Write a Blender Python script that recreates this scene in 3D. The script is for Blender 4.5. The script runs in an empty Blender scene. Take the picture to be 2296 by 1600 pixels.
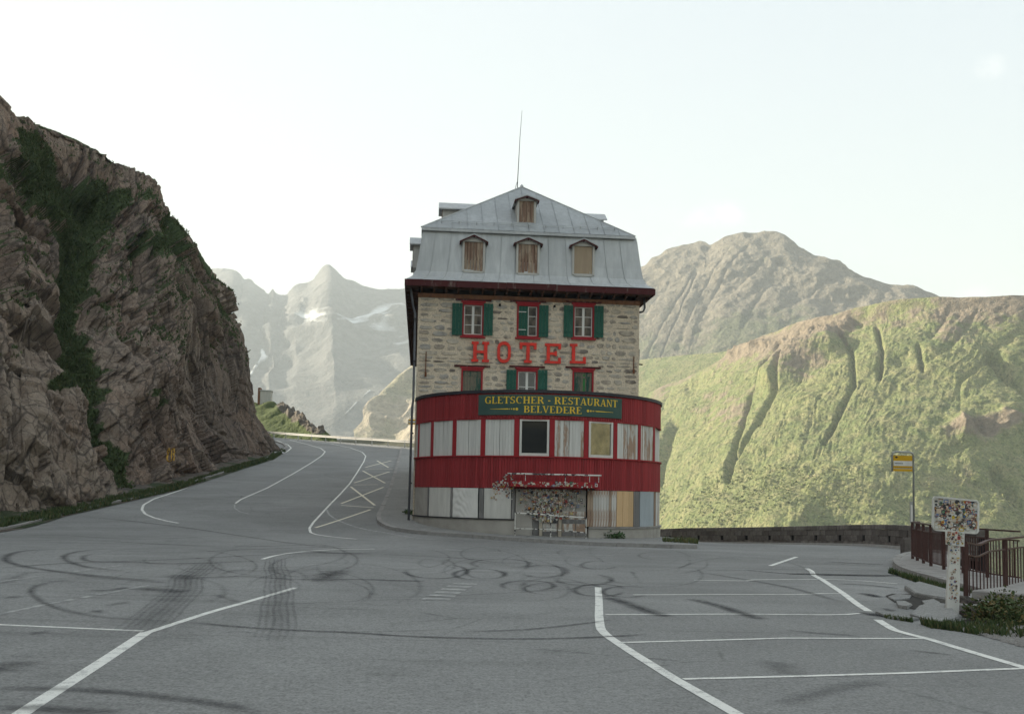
import bpy, math, random
import numpy as np
from mathutils import Vector, Matrix
C = bpy.context.scene
COL = C.collection
# ------------------------------------------------------------------ camera
CAMH, FPX, PITCH, ROLL, SY = 1.8, 2232.0, math.radians(4.2), 0.02, 145.0
_F = np.array([0, math.cos(PITCH), math.sin(PITCH)]); _U0 = np.array([0, -math.sin(PITCH), math.cos(PITCH)]); _R0 = np.array([1.0, 0, 0])
_R = math.cos(ROLL)*_R0 + math.sin(ROLL)*_U0
_U = -math.sin(ROLL)*_R0 + math.cos(ROLL)*_U0
cam = bpy.data.cameras.new('camera'); camo = bpy.data.objects.new('camera', cam); COL.objects.link(camo)
cam.sensor_width = 36; cam.lens = 36*FPX/2296; cam.shift_y = SY/2296; cam.clip_start = 0.1; cam.clip_end = 9000
camo.matrix_world = Matrix(((_R[0], _U[0], -_F[0], 0), (_R[1], _U[1], -_F[1], 0), (_R[2], _U[2], -_F[2], CAMH), (0, 0, 0, 1)))
C.camera = camo
# ------------------------------------------------------------------ sky and sun
SUN_AZ, SUN_EL = math.radians(-72), math.radians(19)       # azimuth from +Y, negative = to the left
SKY_STRENGTH, SUN_STRENGTH, EXPOSURE = 0.15, 5.0, 1.74
SKY_K, SKY_GAIN = 2.2, 4.6
W = bpy.data.worlds.new('World'); C.world = W; W.use_nodes = True
wn, wl = W.node_tree.nodes, W.node_tree.links
bg = wn['Background']; bg.inputs['Strength'].default_value = SKY_STRENGTH
sky = wn.new('ShaderNodeTexSky'); sky.sky_type = 'NISHITA'; sky.sun_disc = False
sky.sun_elevation = SUN_EL; sky.sun_rotation = SUN_AZ
sky.altitude = 1500; sky.air_density = 1.0; sky.dust_density = 3.0; sky.ozone_density = 1.0
def pxdir(px, py):
    d = _R*(px-1148)/FPX + _U*(800+SY-py)/FPX + _F
    return d/np.linalg.norm(d)
tc = wn.new('ShaderNodeTexCoord')
hs = wn.new('ShaderNodeHueSaturation'); hs.inputs['Saturation'].default_value = .80; wl.new(sky.outputs[0], hs.inputs['Color'])
def vm(op, a, b):
    n = wn.new('ShaderNodeVectorMath'); n.operation = op
    for k, v in ((0, a), (1, b)):
        if hasattr(v, 'links'): wl.new(v, n.inputs[k])
        else: n.inputs[k].default_value = v
    return n.outputs[0]
tint = vm('MULTIPLY', hs.outputs[0], (1.205, .995, .73))       # a milky evening sky: high haze evens out its brightness everywhere alike
bw = wn.new('ShaderNodeRGBToBW'); wl.new(tint, bw.inputs[0])
den = vm('ADD', vm('MULTIPLY', bw.outputs[0], (SKY_K,)*3), (1, 1, 1))
cur = vm('MULTIPLY', vm('DIVIDE', tint, den), (SKY_GAIN,)*3)
nz = wn.new('ShaderNodeTexNoise'); nz.inputs['Scale'].default_value = 38; nz.inputs['Detail'].default_value = 6
wl.new(tc.outputs['Generated'], nz.inputs['Vector'])
for (px, py, ax, ay, amt) in ((2222, 150, 34, 26, 1.0), (1620, 482, 130, 34, .55), (800, 490, 60, 26, .35), (2185, 662, 45, 22, .6)):
    d = pxdir(px, py)                                        # a wisp of cloud in this direction of the sky
    sub = wn.new('ShaderNodeVectorMath'); sub.operation = 'SUBTRACT'; wl.new(tc.outputs['Generated'], sub.inputs[0]); sub.inputs[1].default_value = tuple(d)
    mul = wn.new('ShaderNodeVectorMath'); mul.operation = 'MULTIPLY'; wl.new(sub.outputs[0], mul.inputs[0])
    mul.inputs[1].default_value = (FPX/ax, FPX/ax, FPX/ay)
    ln = wn.new('ShaderNodeVectorMath'); ln.operation = 'LENGTH'; wl.new(mul.outputs[0], ln.inputs[0])
    mr = wn.new('ShaderNodeMapRange'); mr.inputs[1].default_value = 1.0; mr.inputs[2].default_value = 0.0; mr.inputs[3].default_value = 0; mr.inputs[4].default_value = 1
    wl.new(ln.outputs['Value'], mr.inputs[0])
    ad = wn.new('ShaderNodeMath'); ad.operation = 'MULTIPLY_ADD'; wl.new(nz.outputs['Fac'], ad.inputs[0]); ad.inputs[1].default_value = 3.0
    ad.inputs[2].default_value = -1.5
    ad2 = wn.new('ShaderNodeMath'); ad2.operation = 'ADD'; wl.new(ad.outputs[0], ad2.inputs[0]); ad2.inputs[1].default_value = .35
    m2 = wn.new('ShaderNodeMath'); m2.operation = 'MULTIPLY'; m2.use_clamp = True; wl.new(mr.outputs[0], m2.inputs[0]); wl.new(ad2.outputs[0], m2.inputs[1])
    m3 = wn.new('ShaderNodeMath'); m3.operation = 'MULTIPLY'; wl.new(m2.outputs[0], m3.inputs[0]); m3.inputs[1].default_value = amt
    mx = wn.new('ShaderNodeMix'); mx.data_type = 'RGBA'; wl.new(m3.outputs[0], mx.inputs[0]); wl.new(cur, mx.inputs[6]); mx.inputs[7].default_value = (2.9, 2.85, 2.7, 1)
    cur = mx.outputs[2]
wl.new(cur, bg.inputs['Color'])
sun = bpy.data.lights.new('sun', 'SUN'); sun.energy = SUN_STRENGTH; sun.angle = math.radians(0.5); sun.color = (1, .89, .70)
suno = bpy.data.objects.new('sun', sun); COL.objects.link(suno)
SDIR = Vector((math.sin(SUN_AZ)*math.cos(SUN_EL), math.cos(SUN_AZ)*math.cos(SUN_EL), math.sin(SUN_EL)))
suno.rotation_euler = SDIR.to_track_quat('Z', 'Y').to_euler(); suno.location = (0, 0, 60)
C.view_settings.view_transform = 'Standard'; C.view_settings.look = 'None'; C.view_settings.exposure = EXPOSURE; C.view_settings.gamma = 1
C.view_settings.use_curve_mapping = False
C.render.resolution_x = 1024; C.render.resolution_y = 713
C.cycles.max_bounces = 6; C.cycles.diffuse_bounces = 3; C.cycles.volume_bounces = 0; C.cycles.transparent_max_bounces = 12
C.cycles.use_denoising = True
RND = random.Random(7); NR = np.random.default_rng(11)
# ------------------------------------------------------------------ geometry helpers
def sm(a, b, x):
    t = np.clip((np.asarray(x, float)-a)/(b-a), 0, 1); return t*t*(3-2*t)
def sp(t, k): return .5*(t+np.sqrt(t*t+k*k))
def gz(x, y):                                                # height of the paved ground
    x = np.asarray(x, float); y = np.asarray(y, float)
    return .101*sp(y-39.4, 3.)*(1-sm(-4, 5.5, x)) - .047*sp(y-42, 3.)*sm(4, 10, x)
def at(px, py, D):                                           # world point seen at a pixel at distance y = D
    d = pxdir(px, py); return np.array([0, 0, CAMH])+d*(D/d[1])
def gp(px, py, dz=0.):                                       # ground point seen at a pixel
    d = pxdir(px, py); t = 2.; o = np.array([0, 0, CAMH]); st = .25
    while t < 160:
        p = o+d*t
        if p[2] <= gz(p[0], p[1])+dz: break
        t += st
    a, b = t-st, t
    for _ in range(30):
        m = .5*(a+b); p = o+d*m
        if p[2] <= gz(p[0], p[1])+dz: b = m
        else: a = m
    return o+d*b
def project(P):
    P = np.asarray(P)-np.array([0, 0, CAMH]); w = P@_F
    return 1148+FPX*(P@_R)/w, 800+SY-FPX*(P@_U)/w
class MB:
    def __init__(s): s.v = []; s.f = []; s.m = []; s.cols = []; s.mi = 0; s.c = None
    def add(s, vs, fs):
        b = len(s.v); s.v += [tuple(map(float, v)) for v in vs]
        for f in fs: s.f.append(tuple(b+i for i in f)); s.m.append(s.mi); s.cols.append(s.c)
    def box(s, c, d, rz=0., M=None):
        x, y, z = d[0]/2, d[1]/2, d[2]/2
        vs = [Vector((i*x, j*y, k*z)) for k in (-1, 1) for j in (-1, 1) for i in (-1, 1)]
        R = M if M is not None else Matrix.Rotation(rz, 3, 'Z')
        c = Vector(c); s.add([R@v+c for v in vs], [(0, 2, 3, 1), (4, 5, 7, 6), (0, 1, 5, 4), (2, 6, 7, 3), (0, 4, 6, 2), (1, 3, 7, 5)]); return s
    def b6(s, x0, x1, y0, y1, z0, z1): return s.box(((x0+x1)/2, (y0+y1)/2, (z0+z1)/2), (abs(x1-x0), abs(y1-y0), abs(z1-z0)))
    def bar(s, a, b, w, h=None, up=(0, 0, 1)):               # box bar between two points
        a, b = Vector(a), Vector(b); h = h or w; d = (b-a); L = d.length
        if L < 1e-6: return s
        z = d/L; u = Vector(up)
        if abs(z.dot(u)) > .98: u = Vector((0, 1, 0))
        x = u.cross(z).normalized(); y = z.cross(x)
        return s.box((a+b)/2, (w, h, L), M=Matrix((x, y, z)).transposed())
    def tube(s, pts, r, n=6, cap=True):
        pts = [Vector(p) for p in pts]; rings = []; rs = r if isinstance(r, (list, tuple)) else [r]*len(pts)
        for i, p in enumerate(pts):
            d = (pts[min(i+1, len(pts)-1)]-pts[max(i-1, 0)]).normalized()
            u = Vector((0, 0, 1)) if abs(d.z) < .9 else Vector((0, 1, 0))
            x = u.cross(d).normalized(); y = d.cross(x)
            rings.append([p+(x*math.cos(2*math.pi*k/n)+y*math.sin(2*math.pi*k/n))*rs[i] for k in range(n)])
        vs = [v for R in rings for v in R]; fs = []
        for i in range(len(pts)-1):
            for k in range(n): fs.append((i*n+k, i*n+(k+1) % n, (i+1)*n+(k+1) % n, (i+1)*n+k))
        if cap: fs += [tuple(range(n))[::-1], tuple((len(pts)-1)*n+k for k in range(n))]
        s.add(vs, fs); return s
    def prism(s, poly, fn, d0, d1):                          # polygon (2D), fn(x, y, depth) -> 3D
        n = len(poly); s.add([fn(x, y, d0) for x, y in poly]+[fn(x, y, d1) for x, y in poly],
            [tuple(range(n))[::-1], tuple(range(n, 2*n))]+[(i, (i+1) % n, n+(i+1) % n, n+i) for i in range(n)]); return s
    def mesh(s, name, mats):
        me = bpy.data.meshes.new(name); me.from_pydata(s.v, [], s.f)
        for m in (mats if isinstance(mats, (list, tuple)) else [mats]): me.materials.append(m)
        me.polygons.foreach_set('material_index', s.m)
        if any(c is not None for c in s.cols):
            at_ = me.color_attributes.new('Col', 'FLOAT_COLOR', 'CORNER'); arr = []
            for p in me.polygons: arr += list(s.cols[p.index] or (1, 1, 1, 1))*p.loop_total
            at_.data.foreach_set('color', arr)
        me.update(); return me
    def build(s, name, mats, parent=None, smooth=False, **kw):
        me = s.mesh(name, mats)
        if smooth: me.polygons.foreach_set('use_smooth', [True]*len(me.polygons))
        return link(name, me, parent, **kw)
def link(name, me, parent=None, loc=None, rz=None, kind=None, label=None):
    o = bpy.data.objects.new(name, me); COL.objects.link(o)
    if parent is not None: o.parent = parent
    if loc is not None: o.location = loc
    if rz is not None: o.rotation_euler = (0, 0, rz)
    if kind: o['kind'] = kind
    if label: o['label'] = label
    return o
def tag(o, label, cat, group=None, kind=None):
    o['label'] = label
    if cat: o['category'] = cat
    if group: o['group'] = group
    if kind: o['kind'] = kind
    return o
def struct(o, label): o['kind'] = 'structure'; o['label'] = label; return o
def empty(name, loc, label, cat, rz=0., group=None):
    o = bpy.data.objects.new(name, None); COL.objects.link(o); o.location = loc; o.rotation_euler = (0, 0, rz); o.empty_display_size = .3
    return tag(o, label, cat, group)
def grid(name, P, mat, parent=None, attrs=None, smooth=True, mask=None, kind=None):
    a, b = P.shape[:2]; me = bpy.data.meshes.new(name); I = np.arange(a*b).reshape(a, b)
    q = np.stack([I[:-1, :-1], I[1:, :-1], I[1:, 1:], I[:-1, 1:]], -1).reshape(-1, 4)
    if mask is not None: q = q[mask.reshape(-1)]
    me.vertices.add(a*b); me.vertices.foreach_set('co', P.reshape(-1).astype(np.float32))
    n = len(q); me.loops.add(n*4); me.loops.foreach_set('vertex_index', q.reshape(-1).astype(np.int32))
    me.polygons.add(n); me.polygons.foreach_set('loop_start', np.arange(0, n*4, 4, dtype=np.int32))
    if smooth: me.polygons.foreach_set('use_smooth', np.ones(n, bool))
    me.update(calc_edges=True)
    for k, A in (attrs or {}).items():
        t = me.attributes.new(k, 'FLOAT', 'POINT'); t.data.foreach_set('value', A.reshape(-1).astype(np.float32))
    me.materials.append(mat); return link(name, me, parent, kind=kind)
def tris(name, V, mat, parent=None, kind=None, per=3, attrs=None):   # V (n, per, 3): loose faces in one mesh
    n = len(V); me = bpy.data.meshes.new(name); me.vertices.add(n*per); me.vertices.foreach_set('co', V.reshape(-1).astype(np.float32))
    me.loops.add(n*per); me.loops.foreach_set('vertex_index', np.arange(n*per, dtype=np.int32))
    me.polygons.add(n); me.polygons.foreach_set('loop_start', np.arange(0, n*per, per, dtype=np.int32)); me.update(calc_edges=True)
    for k, A in (attrs or {}).items():
        t = me.attributes.new(k, 'FLOAT', 'POINT'); t.data.foreach_set('value', A.reshape(-1).astype(np.float32))
    me.materials.append(mat); return link(name, me, parent, kind=kind)
# ------------------------------------------------------------------ noise
def _h(i, j, k, s):
    n = (i.astype(np.int64)*73856093) ^ (j.astype(np.int64)*19349663) ^ (k.astype(np.int64)*83492791) ^ (s*2654435761)
    n = (n ^ (n >> 13))*1274126177 & 0x7fffffff; n = (n ^ (n >> 16))*668265263 & 0x7fffffff
    return (n & 0xffffff)/float(0xffffff)
def vnoise(p, s=0):
    f = np.floor(p); t = p-f; t = t*t*(3-2*t); i, j, k = f[..., 0], f[..., 1], f[..., 2]; r = 0
    for a in (0, 1):
        for b in (0, 1):
            for c in (0, 1):
                w = (t[..., 0] if a else 1-t[..., 0])*(t[..., 1] if b else 1-t[..., 1])*(t[..., 2] if c else 1-t[..., 2])
                r = r+w*_h(i+a, j+b, k+c, s)
    return r*2-1
def fbm(p, o=4, s=0, g=.5):
    r = 0; a = 1
    for q in range(o): r = r+a*vnoise(p*2**q+q*17.3, s+q); a *= g
    return r
def ridged(p, o=4, s=0):
    r = 0; a = 1
    for q in range(o): r = r+a*(1-2*np.abs(vnoise(p*2**q+q*9.1, s+q))); a *= .5
    return r
def voro(p, s=0):                                            # F1, F2, cell id values, vector to the cell's centre
    f = np.floor(p); F1 = np.full(p.shape[:-1], 9.); F2 = F1.copy(); C1 = np.zeros(p.shape); V1 = np.zeros(p.shape)
    for a in (-1, 0, 1):
        for b in (-1, 0, 1):
            for c in (-1, 0, 1):
                g = f+np.array([a, b, c]); q = g+np.stack([_h(g[..., 0], g[..., 1], g[..., 2], s+m) for m in (1, 2, 3)], -1)
                v = p-q; d = np.sqrt((v*v).sum(-1)); m = d < F1
                F2 = np.where(m, F1, np.minimum(F2, d)); C1 = np.where(m[..., None], g, C1); V1 = np.where(m[..., None], v, V1); F1 = np.where(m, d, F1)
    r = [_h(C1[..., 0], C1[..., 1], C1[..., 2], s+m) for m in (7, 8, 9, 10)]
    return F1, F2, r, V1
def normals(P):
    n = np.cross(np.gradient(P, axis=0), np.gradient(P, axis=1)); return n/np.maximum(np.linalg.norm(n, axis=-1, keepdims=True), 1e-9)
def crv(pts, n):                                             # Catmull-Rom resample along axis 0
    pts = np.asarray(pts, float); m = len(pts); u = np.linspace(0, m-1, n) if np.isscalar(n) else np.asarray(n); i = np.clip(np.floor(u).astype(int), 0, m-2); t = (u-i).reshape((-1,)+(1,)*(pts.ndim-1))
    g = lambda k: pts[np.clip(k, 0, m-1)]
    a, b, c, d = g(i-1), g(i), g(i+1), g(i+2)
    return .5*((2*b)+(c-a)*t+(2*a-5*b+4*c-d)*t**2+(3*b-a-3*c+d)*t**3)
def lerp(pts, n):
    pts = np.asarray(pts, float); u = np.linspace(0, len(pts)-1, n); i = np.clip(np.floor(u).astype(int), 0, len(pts)-2); t = (u-i)[:, None]
    return pts[i]*(1-t)+pts[i+1]*t
def resample(pts, step):
    pts = np.asarray(pts, float); d = np.r_[0, np.cumsum(np.linalg.norm(np.diff(pts, axis=0), axis=1))]; n = max(2, int(round(d[-1]/step))+1)
    s = np.linspace(0, d[-1], n); return np.stack([np.interp(s, d, pts[:, k]) for k in range(pts.shape[1])], -1)
def segdist(u, v, poly):
    best = np.full(u.shape, 1e9)
    for (a, b), (c, d) in zip(poly[:-1], poly[1:]):
        L = (c-a)**2+(d-b)**2; t = np.clip(((u-a)*(c-a)+(v-b)*(d-b))/L, 0, 1)
        best = np.minimum(best, np.hypot(u-a-t*(c-a), v-b-t*(d-b)))
    return best
# ------------------------------------------------------------------ material helpers
class MT:
    def __init__(s, name):
        s.m = bpy.data.materials.new(name); s.m.use_nodes = True; s.t = s.m.node_tree; s.n = s.t.nodes; s.l = s.t.links
        s.b = s.n['Principled BSDF']; s.out = s.n['Material Output']; s.tc = s.n.new('ShaderNodeTexCoord'); s.set('Specular IOR Level', .25)
    def set(s, k, v):
        i = s.b.inputs[k]
        if hasattr(v, 'links'): s.l.new(v, i)
        else: i.default_value = v if not isinstance(v, tuple) else (*v, 1)[:4]
        return s
    def pos(s, scale=(1, 1, 1), rot=(0, 0, 0), src='Object'):
        m = s.n.new('ShaderNodeMapping'); m.inputs['Scale'].default_value = scale; m.inputs['Rotation'].default_value = rot; s.l.new(s.tc.outputs[src], m.inputs[0]); return m.outputs[0]
    def noise(s, scale, detail=4, vec=None, rough=.55, dist=0.):
        n = s.n.new('ShaderNodeTexNoise'); n.inputs['Scale'].default_value = scale; n.inputs['Detail'].default_value = detail; n.inputs['Roughness'].default_value = rough; n.inputs['Distortion'].default_value = dist
        s.l.new(vec if vec is not None else s.tc.outputs['Object'], n.inputs['Vector']); return n.outputs['Fac']
    def vor(s, scale, vec=None, feature='F1', out='Distance'):
        n = s.n.new('ShaderNodeTexVoronoi'); n.feature = feature; n.inputs['Scale'].default_value = scale
        s.l.new(vec if vec is not None else s.tc.outputs['Object'], n.inputs['Vector']); return n.outputs[out]
    def ramp(s, f, stops):
        r = s.n.new('ShaderNodeValToRGB'); e = r.color_ramp.elements
        while len(e) < len(stops): e.new(.5)
        for i, (p, c) in enumerate(stops): e[i].position = p; e[i].color = (c, c, c, 1) if not isinstance(c, tuple) else (*c, 1)[:4]
        s.l.new(f, r.inputs[0]); return r.outputs[0]
    def mix(s, f, a, b, mode='MIX'):
        m = s.n.new('ShaderNodeMix'); m.data_type = 'RGBA'; m.blend_type = mode
        for k, v in ((0, f), (6, a), (7, b)):
            if hasattr(v, 'links'): s.l.new(v, m.inputs[k])
            else: m.inputs[k].default_value = (*v, 1)[:4] if isinstance(v, tuple) else v
        return m.outputs[2]
    def math(s, op, a, b=0., clamp=False):
        m = s.n.new('ShaderNodeMath'); m.operation = op; m.use_clamp = clamp
        for k, v in ((0, a), (1, b)):
            if hasattr(v, 'links'): s.l.new(v, m.inputs[k])
            else: m.inputs[k].default_value = v
        return m.outputs[0]
    def attr(s, name, out='Fac'): a = s.n.new('ShaderNodeAttribute'); a.attribute_name = name; return a.outputs[out]
    def rnd(s): return s.n.new('ShaderNodeObjectInfo').outputs['Random']
    def bump(s, h, strength=.5, dist=.05):
        b = s.n.new('ShaderNodeBump'); b.inputs['Strength'].default_value = strength; b.inputs['Distance'].default_value = dist; s.l.new(h, b.inputs['Height']); s.l.new(b.outputs[0], s.b.inputs['Normal']); return s
def simple(name, c1, c2=None, scale=6., rough=.7, bump=.0, detail=5, stretch=(1, 1, 1), metal=0., rnd=0.):
    t = MT(name); c2 = c2 or c1; v = t.pos(stretch)
    f = t.noise(scale, detail, v); col = t.mix(t.ramp(f, [(.3, 0.), (.7, 1.)]), c1, c2)
    if rnd: col = t.mix(t.math('MULTIPLY', t.rnd(), rnd), col, tuple(x*.45 for x in c1))
    t.set('Base Color', col).set('Roughness', rough).set('Metallic', metal)
    if bump: t.bump(f, bump, .02)
    return t.m
# ================================================================== MATERIALS OF THE LAND
def m_asphalt(name, a=(.200, .202, .195), b=(.300, .303, .293)):
    t = MT(name)
    big = t.noise(.16, 5, None, .6, .6); mid = t.noise(1.1, 5); grain = t.noise(38, 3); grain2 = t.noise(120, 2)
    col = t.mix(t.ramp(big, [(.32, 0.), (.68, 1.)]), a, b)
    col = t.mix(t.ramp(mid, [(.3, .22), (.55, 0.)]), col, tuple(x*.7 for x in a))
    st = t.noise(.42, 7, t.pos((1, 1.6, 1)), .62, .3)
    col = t.mix(t.ramp(st, [(.60, 0.), (.74, .5)]), col, tuple(x*.42 for x in a))          # oil and rubber stains
    col = t.mix(t.ramp(grain, [(.36, .5), (.5, 0.)]), col, tuple(x*.45 for x in a))
    col = t.mix(t.ramp(grain, [(.52, 0.), (.68, .38)]), col, (.36, .36, .34))
    cr = t.vor(.33, t.pos((1, 1, 1)), 'DISTANCE_TO_EDGE'); wob = t.noise(3.2, 4)
    cr = t.math('ADD', cr, t.math('MULTIPLY', t.math('SUBTRACT', wob, .5), .05))
    cm = t.math('MULTIPLY', t.ramp(cr, [(.0, .55), (.010, 0.)]), t.ramp(t.noise(.12, 3), [(.5, 0.), (.62, 1.)]))
    col = t.mix(cm, col, (.035, .035, .037))
    g3 = t.noise(13, 4, None, .7); col = t.mix(t.ramp(g3, [(.36, .42), (.5, 0.)]), col, tuple(x*.55 for x in a)); col = t.mix(t.ramp(g3, [(.54, 0.), (.68, .30)]), col, (.40, .40, .38))
    sw = t.noise(.9, 5, t.pos((.12, 1.3, 1), (0, 0, .35)), .6, .8); col = t.mix(t.ramp(sw, [(.56, 0.), (.70, .32)]), col, tuple(x*.5 for x in a))
    lt = t.noise(.55, 5, t.pos((.2, 1., 1), (0, 0, -.25)), .6, .5); col = t.mix(t.ramp(lt, [(.58, 0.), (.72, .30)]), col, (.40, .40, .385))
    pt = t.vor(.11, t.pos((1, 1.7, 1)), 'F1', 'Color'); col = t.mix(t.math('MULTIPLY', t.ramp(t.math('ADD', pt, 0.), [(.55, 0.), (.56, 1.)]), .16), col, tuple(x*.55 for x in a))
    t.set('Base Color', col).set('Roughness', .88)
    t.bump(t.math('ADD', t.math('MULTIPLY', grain, 1.), grain2), .35, .01); return t.m
M_ROAD = m_asphalt('asphalt')
def m_paint(name, c):
    t = MT(name); w = t.noise(5, 7, None, .7); g = t.noise(60, 3)
    f = t.math('ADD', t.math('MULTIPLY', w, .75), t.math('MULTIPLY', g, .35))
    col = t.mix(t.ramp(f, [(.40, 1.), (.60, .0)]), (.16, .165, .165), c)
    col = t.mix(t.ramp(t.noise(.9, 4), [(.42, .35), (.62, 0.)]), col, tuple(x*.6 for x in c))
    t.set('Base Color', col).set('Roughness', .8); return t.m
def m_paint2(name, c, lo, hi):
    t = MT(name); w = t.noise(4.5, 7, None, .7); g = t.noise(60, 3)
    f = t.math('ADD', t.math('MULTIPLY', w, .75), t.math('MULTIPLY', g, .35))
    t.set('Base Color', t.mix(t.ramp(f, [(lo, 0.), (hi, 1.)]), (.165, .17, .17), c)).set('Roughness', .8); return t.m
M_WHITE = m_paint2('white_road_paint', (.74, .74, .69), .32, .55)
M_WORN = m_paint2('worn_road_paint', (.50, .50, .47), .42, .72)
M_YEL = m_paint2('yellow_road_paint', (.72, .68, .54), .28, .50)
def m_skid():
    t = MT('tyre_rubber'); e = t.attr('edge'); n = t.noise(2.4, 5, None, .65); n2 = t.noise(16, 3)
    a = t.math('MULTIPLY', e, t.math('MULTIPLY', t.ramp(n, [(.3, .45), (.65, 1.)]), t.ramp(n2, [(.35, .55), (.6, 1.)])))
    t.set('Base Color', (.032, .033, .037)).set('Roughness', .75).set('Alpha', a); return t.m
M_SKID = m_skid()
M_CONC = simple('weathered_concrete', (.33, .32, .30), (.22, .21, .20), 3.5, .9, .35, 7)
M_KERB = simple('kerb_granite', (.36, .35, .33), (.25, .24, .23), 6, .85, .3, 6, rnd=.45)
M_PAVE = m_asphalt('pavement_asphalt', (.25, .25, .24), (.30, .30, .285))
def m_blades(name, a, b, dry):
    t = MT(name); n = t.noise(1.3, 3); r = t.attr('tint'); col = t.mix(t.ramp(n, [(.35, 0.), (.65, 1.)]), a, b)
    col = t.mix(t.ramp(r, [(.55, 0.), (1., .8)]), col, dry); t.set('Base Color', col).set('Roughness', .75); return t.m
M_BLADES = m_blades('verge_grass', (.035, .062, .022), (.060, .095, .032), (.16, .14, .06))
M_CLIFFGRASS = m_blades('cliff_grass', (.050, .080, .030), (.080, .115, .042), (.13, .125, .055))
M_LEAF = m_blades('weed_leaves', (.04, .085, .03), (.06, .12, .045), (.09, .12, .04))
M_BUSH = m_blades('bush_leaves', (.055, .085, .032), (.085, .115, .04), (.22, .15, .06))
def m_rock(name, dark=(.138, .098, .076), lite=(.405, .322, .250), warm=(.300, .190, .130), gr=(.055, .085, .030), gr2=(.092, .120, .046)):
    t = MT(name); st = t.noise(1.0, 7, t.pos((2.6, 2.6, .32), (.12, .30, 0)), .62, .5); big = t.noise(.17, 4); fine = t.noise(5, 7, None, .65); pal = t.noise(.5, 5, None, .6, 1.)
    col = t.mix(t.ramp(st, [(.34, 0.), (.66, 1.)]), dark, lite)
    col = t.mix(t.ramp(big, [(.40, 0.), (.64, .65)]), col, warm)
    col = t.mix(t.ramp(pal, [(.54, 0.), (.70, .5)]), col, (.30, .28, .245))
    col = t.mix(t.ramp(fine, [(.30, .7), (.5, 0.)]), col, tuple(x*.5 for x in dark))
    col = t.mix(t.math('MULTIPLY', t.attr('pale'), t.ramp(pal, [(.38, .15), (.62, .75)])), col, (.375, .315, .245))
    col = t.mix(t.math('MULTIPLY', t.attr('dark_tone'), .55), col, (.045, .040, .042))
    col = t.mix(t.math('MULTIPLY', t.attr('crack'), .8), col, (.03, .027, .026))
    for sc_, st_, dk in ((.62, (1, 1, .42), .75), (1.7, (1, 1, .5), .55), (4.2, (1, 1, .6), .22)):
        wv = t.n.new('ShaderNodeVectorMath'); wv.operation = 'MULTIPLY_ADD'; nn = t.n.new('ShaderNodeTexNoise'); nn.inputs['Scale'].default_value = sc_*1.5; nn.inputs['Detail'].default_value = 3; t.l.new(t.pos(st_, (.10, .35, 0)), nn.inputs['Vector']); t.l.new(nn.outputs['Color'], wv.inputs[0]); wv.inputs[1].default_value = (.35/sc_,)*3; t.l.new(t.pos(st_, (.10, .35, 0)), wv.inputs[2])
        ce = t.vor(sc_, wv.outputs[0], 'DISTANCE_TO_EDGE'); cid = t.vor(sc_, wv.outputs[0], 'F1', 'Color')
        col = t.mix(t.math('MULTIPLY', t.ramp(cid, [(.2, 0.), (.9, 1.)]), .30), col, tuple(x*.45 for x in lite)); col = t.mix(t.ramp(ce, [(.012, dk), (.05, 0.)]), col, (.032, .026, .024))
    g = t.mix(t.noise(1.1, 5), gr, gr2); g = t.mix(t.ramp(t.noise(6, 4), [(.4, .6), (.6, 0.)]), g, (.020, .030, .012))
    f = t.math('ADD', t.attr('grass'), t.math('MULTIPLY', t.math('SUBTRACT', fine, .5), .9))
    col = t.mix(t.ramp(f, [(.42, 0.), (.58, 1.)]), col, g)
    t.set('Base Color', col).set('Roughness', .9)
    t.bump(t.math('ADD', t.math('MULTIPLY', st, .8), t.math('MULTIPLY', fine, .6)), .9, .22); return t.m
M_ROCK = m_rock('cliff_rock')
def m_hill(name, g1, g2, dry, rock, bmp=1.2, sc=1.):
    t = MT(name); n = t.noise(.022*sc, 7, None, .6); n2 = t.noise(.16*sc, 6, None, .62); n3 = t.noise(.7*sc, 4)
    col = t.mix(t.ramp(n, [(.35, 0.), (.62, 1.)]), g1, g2)
    col = t.mix(t.ramp(n2, [(.42, 0.), (.70, .8)]), col, dry); ns = t.noise(.09*sc, 6, t.pos((3.2, 3.2, .7), (.25, .2, 0)), .65); col = t.mix(t.ramp(ns, [(.36, .5), (.5, 0.)]), col, tuple(x*.6 for x in g1)); col = t.mix(t.ramp(ns, [(.52, 0.), (.68, .4)]), col, dry)
    col = t.mix(t.ramp(n3, [(.34, .75), (.50, 0.)]), col, tuple(x*.42 for x in g1)); n4 = t.noise(1.6*sc, 3, None, .7); col = t.mix(t.ramp(n4, [(.36, .5), (.52, 0.)]), col, tuple(x*.45 for x in g1)); col = t.mix(t.ramp(n4, [(.54, 0.), (.70, .35)]), col, tuple(min(1, x*1.3) for x in dry))
    f = t.math('ADD', t.attr('bare'), t.math('MULTIPLY', t.math('SUBTRACT', n2, .5), 1.1))
    rk = t.mix(t.ramp(t.noise(.3*sc, 6, None, .65), [(.35, 0.), (.65, 1.)]), tuple(x*.55 for x in rock), rock)
    col = t.mix(t.ramp(f, [(.38, 0.), (.62, 1.)]), col, rk)
    col = t.mix(t.ramp(t.math('ADD', t.attr('snow'), t.math('MULTIPLY', t.math('SUBTRACT', n2, .5), .8)), [(.40, 0.), (.85, 1.)]), col, (.62, .65, .66))
    t.set('Base Color', col).set('Roughness', .95)
    t.bump(t.math('ADD', t.math('MULTIPLY', n2, 1.2), t.math('ADD', t.math('MULTIPLY', n3, .7), t.math('MULTIPLY', n4, .3))), .75, bmp); return t.m
M_HILL = m_hill('alpine_grass', (.140, .180, .068), (.212, .232, .096), (.290, .258, .140), (.250, .205, .150), 2.0)
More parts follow.
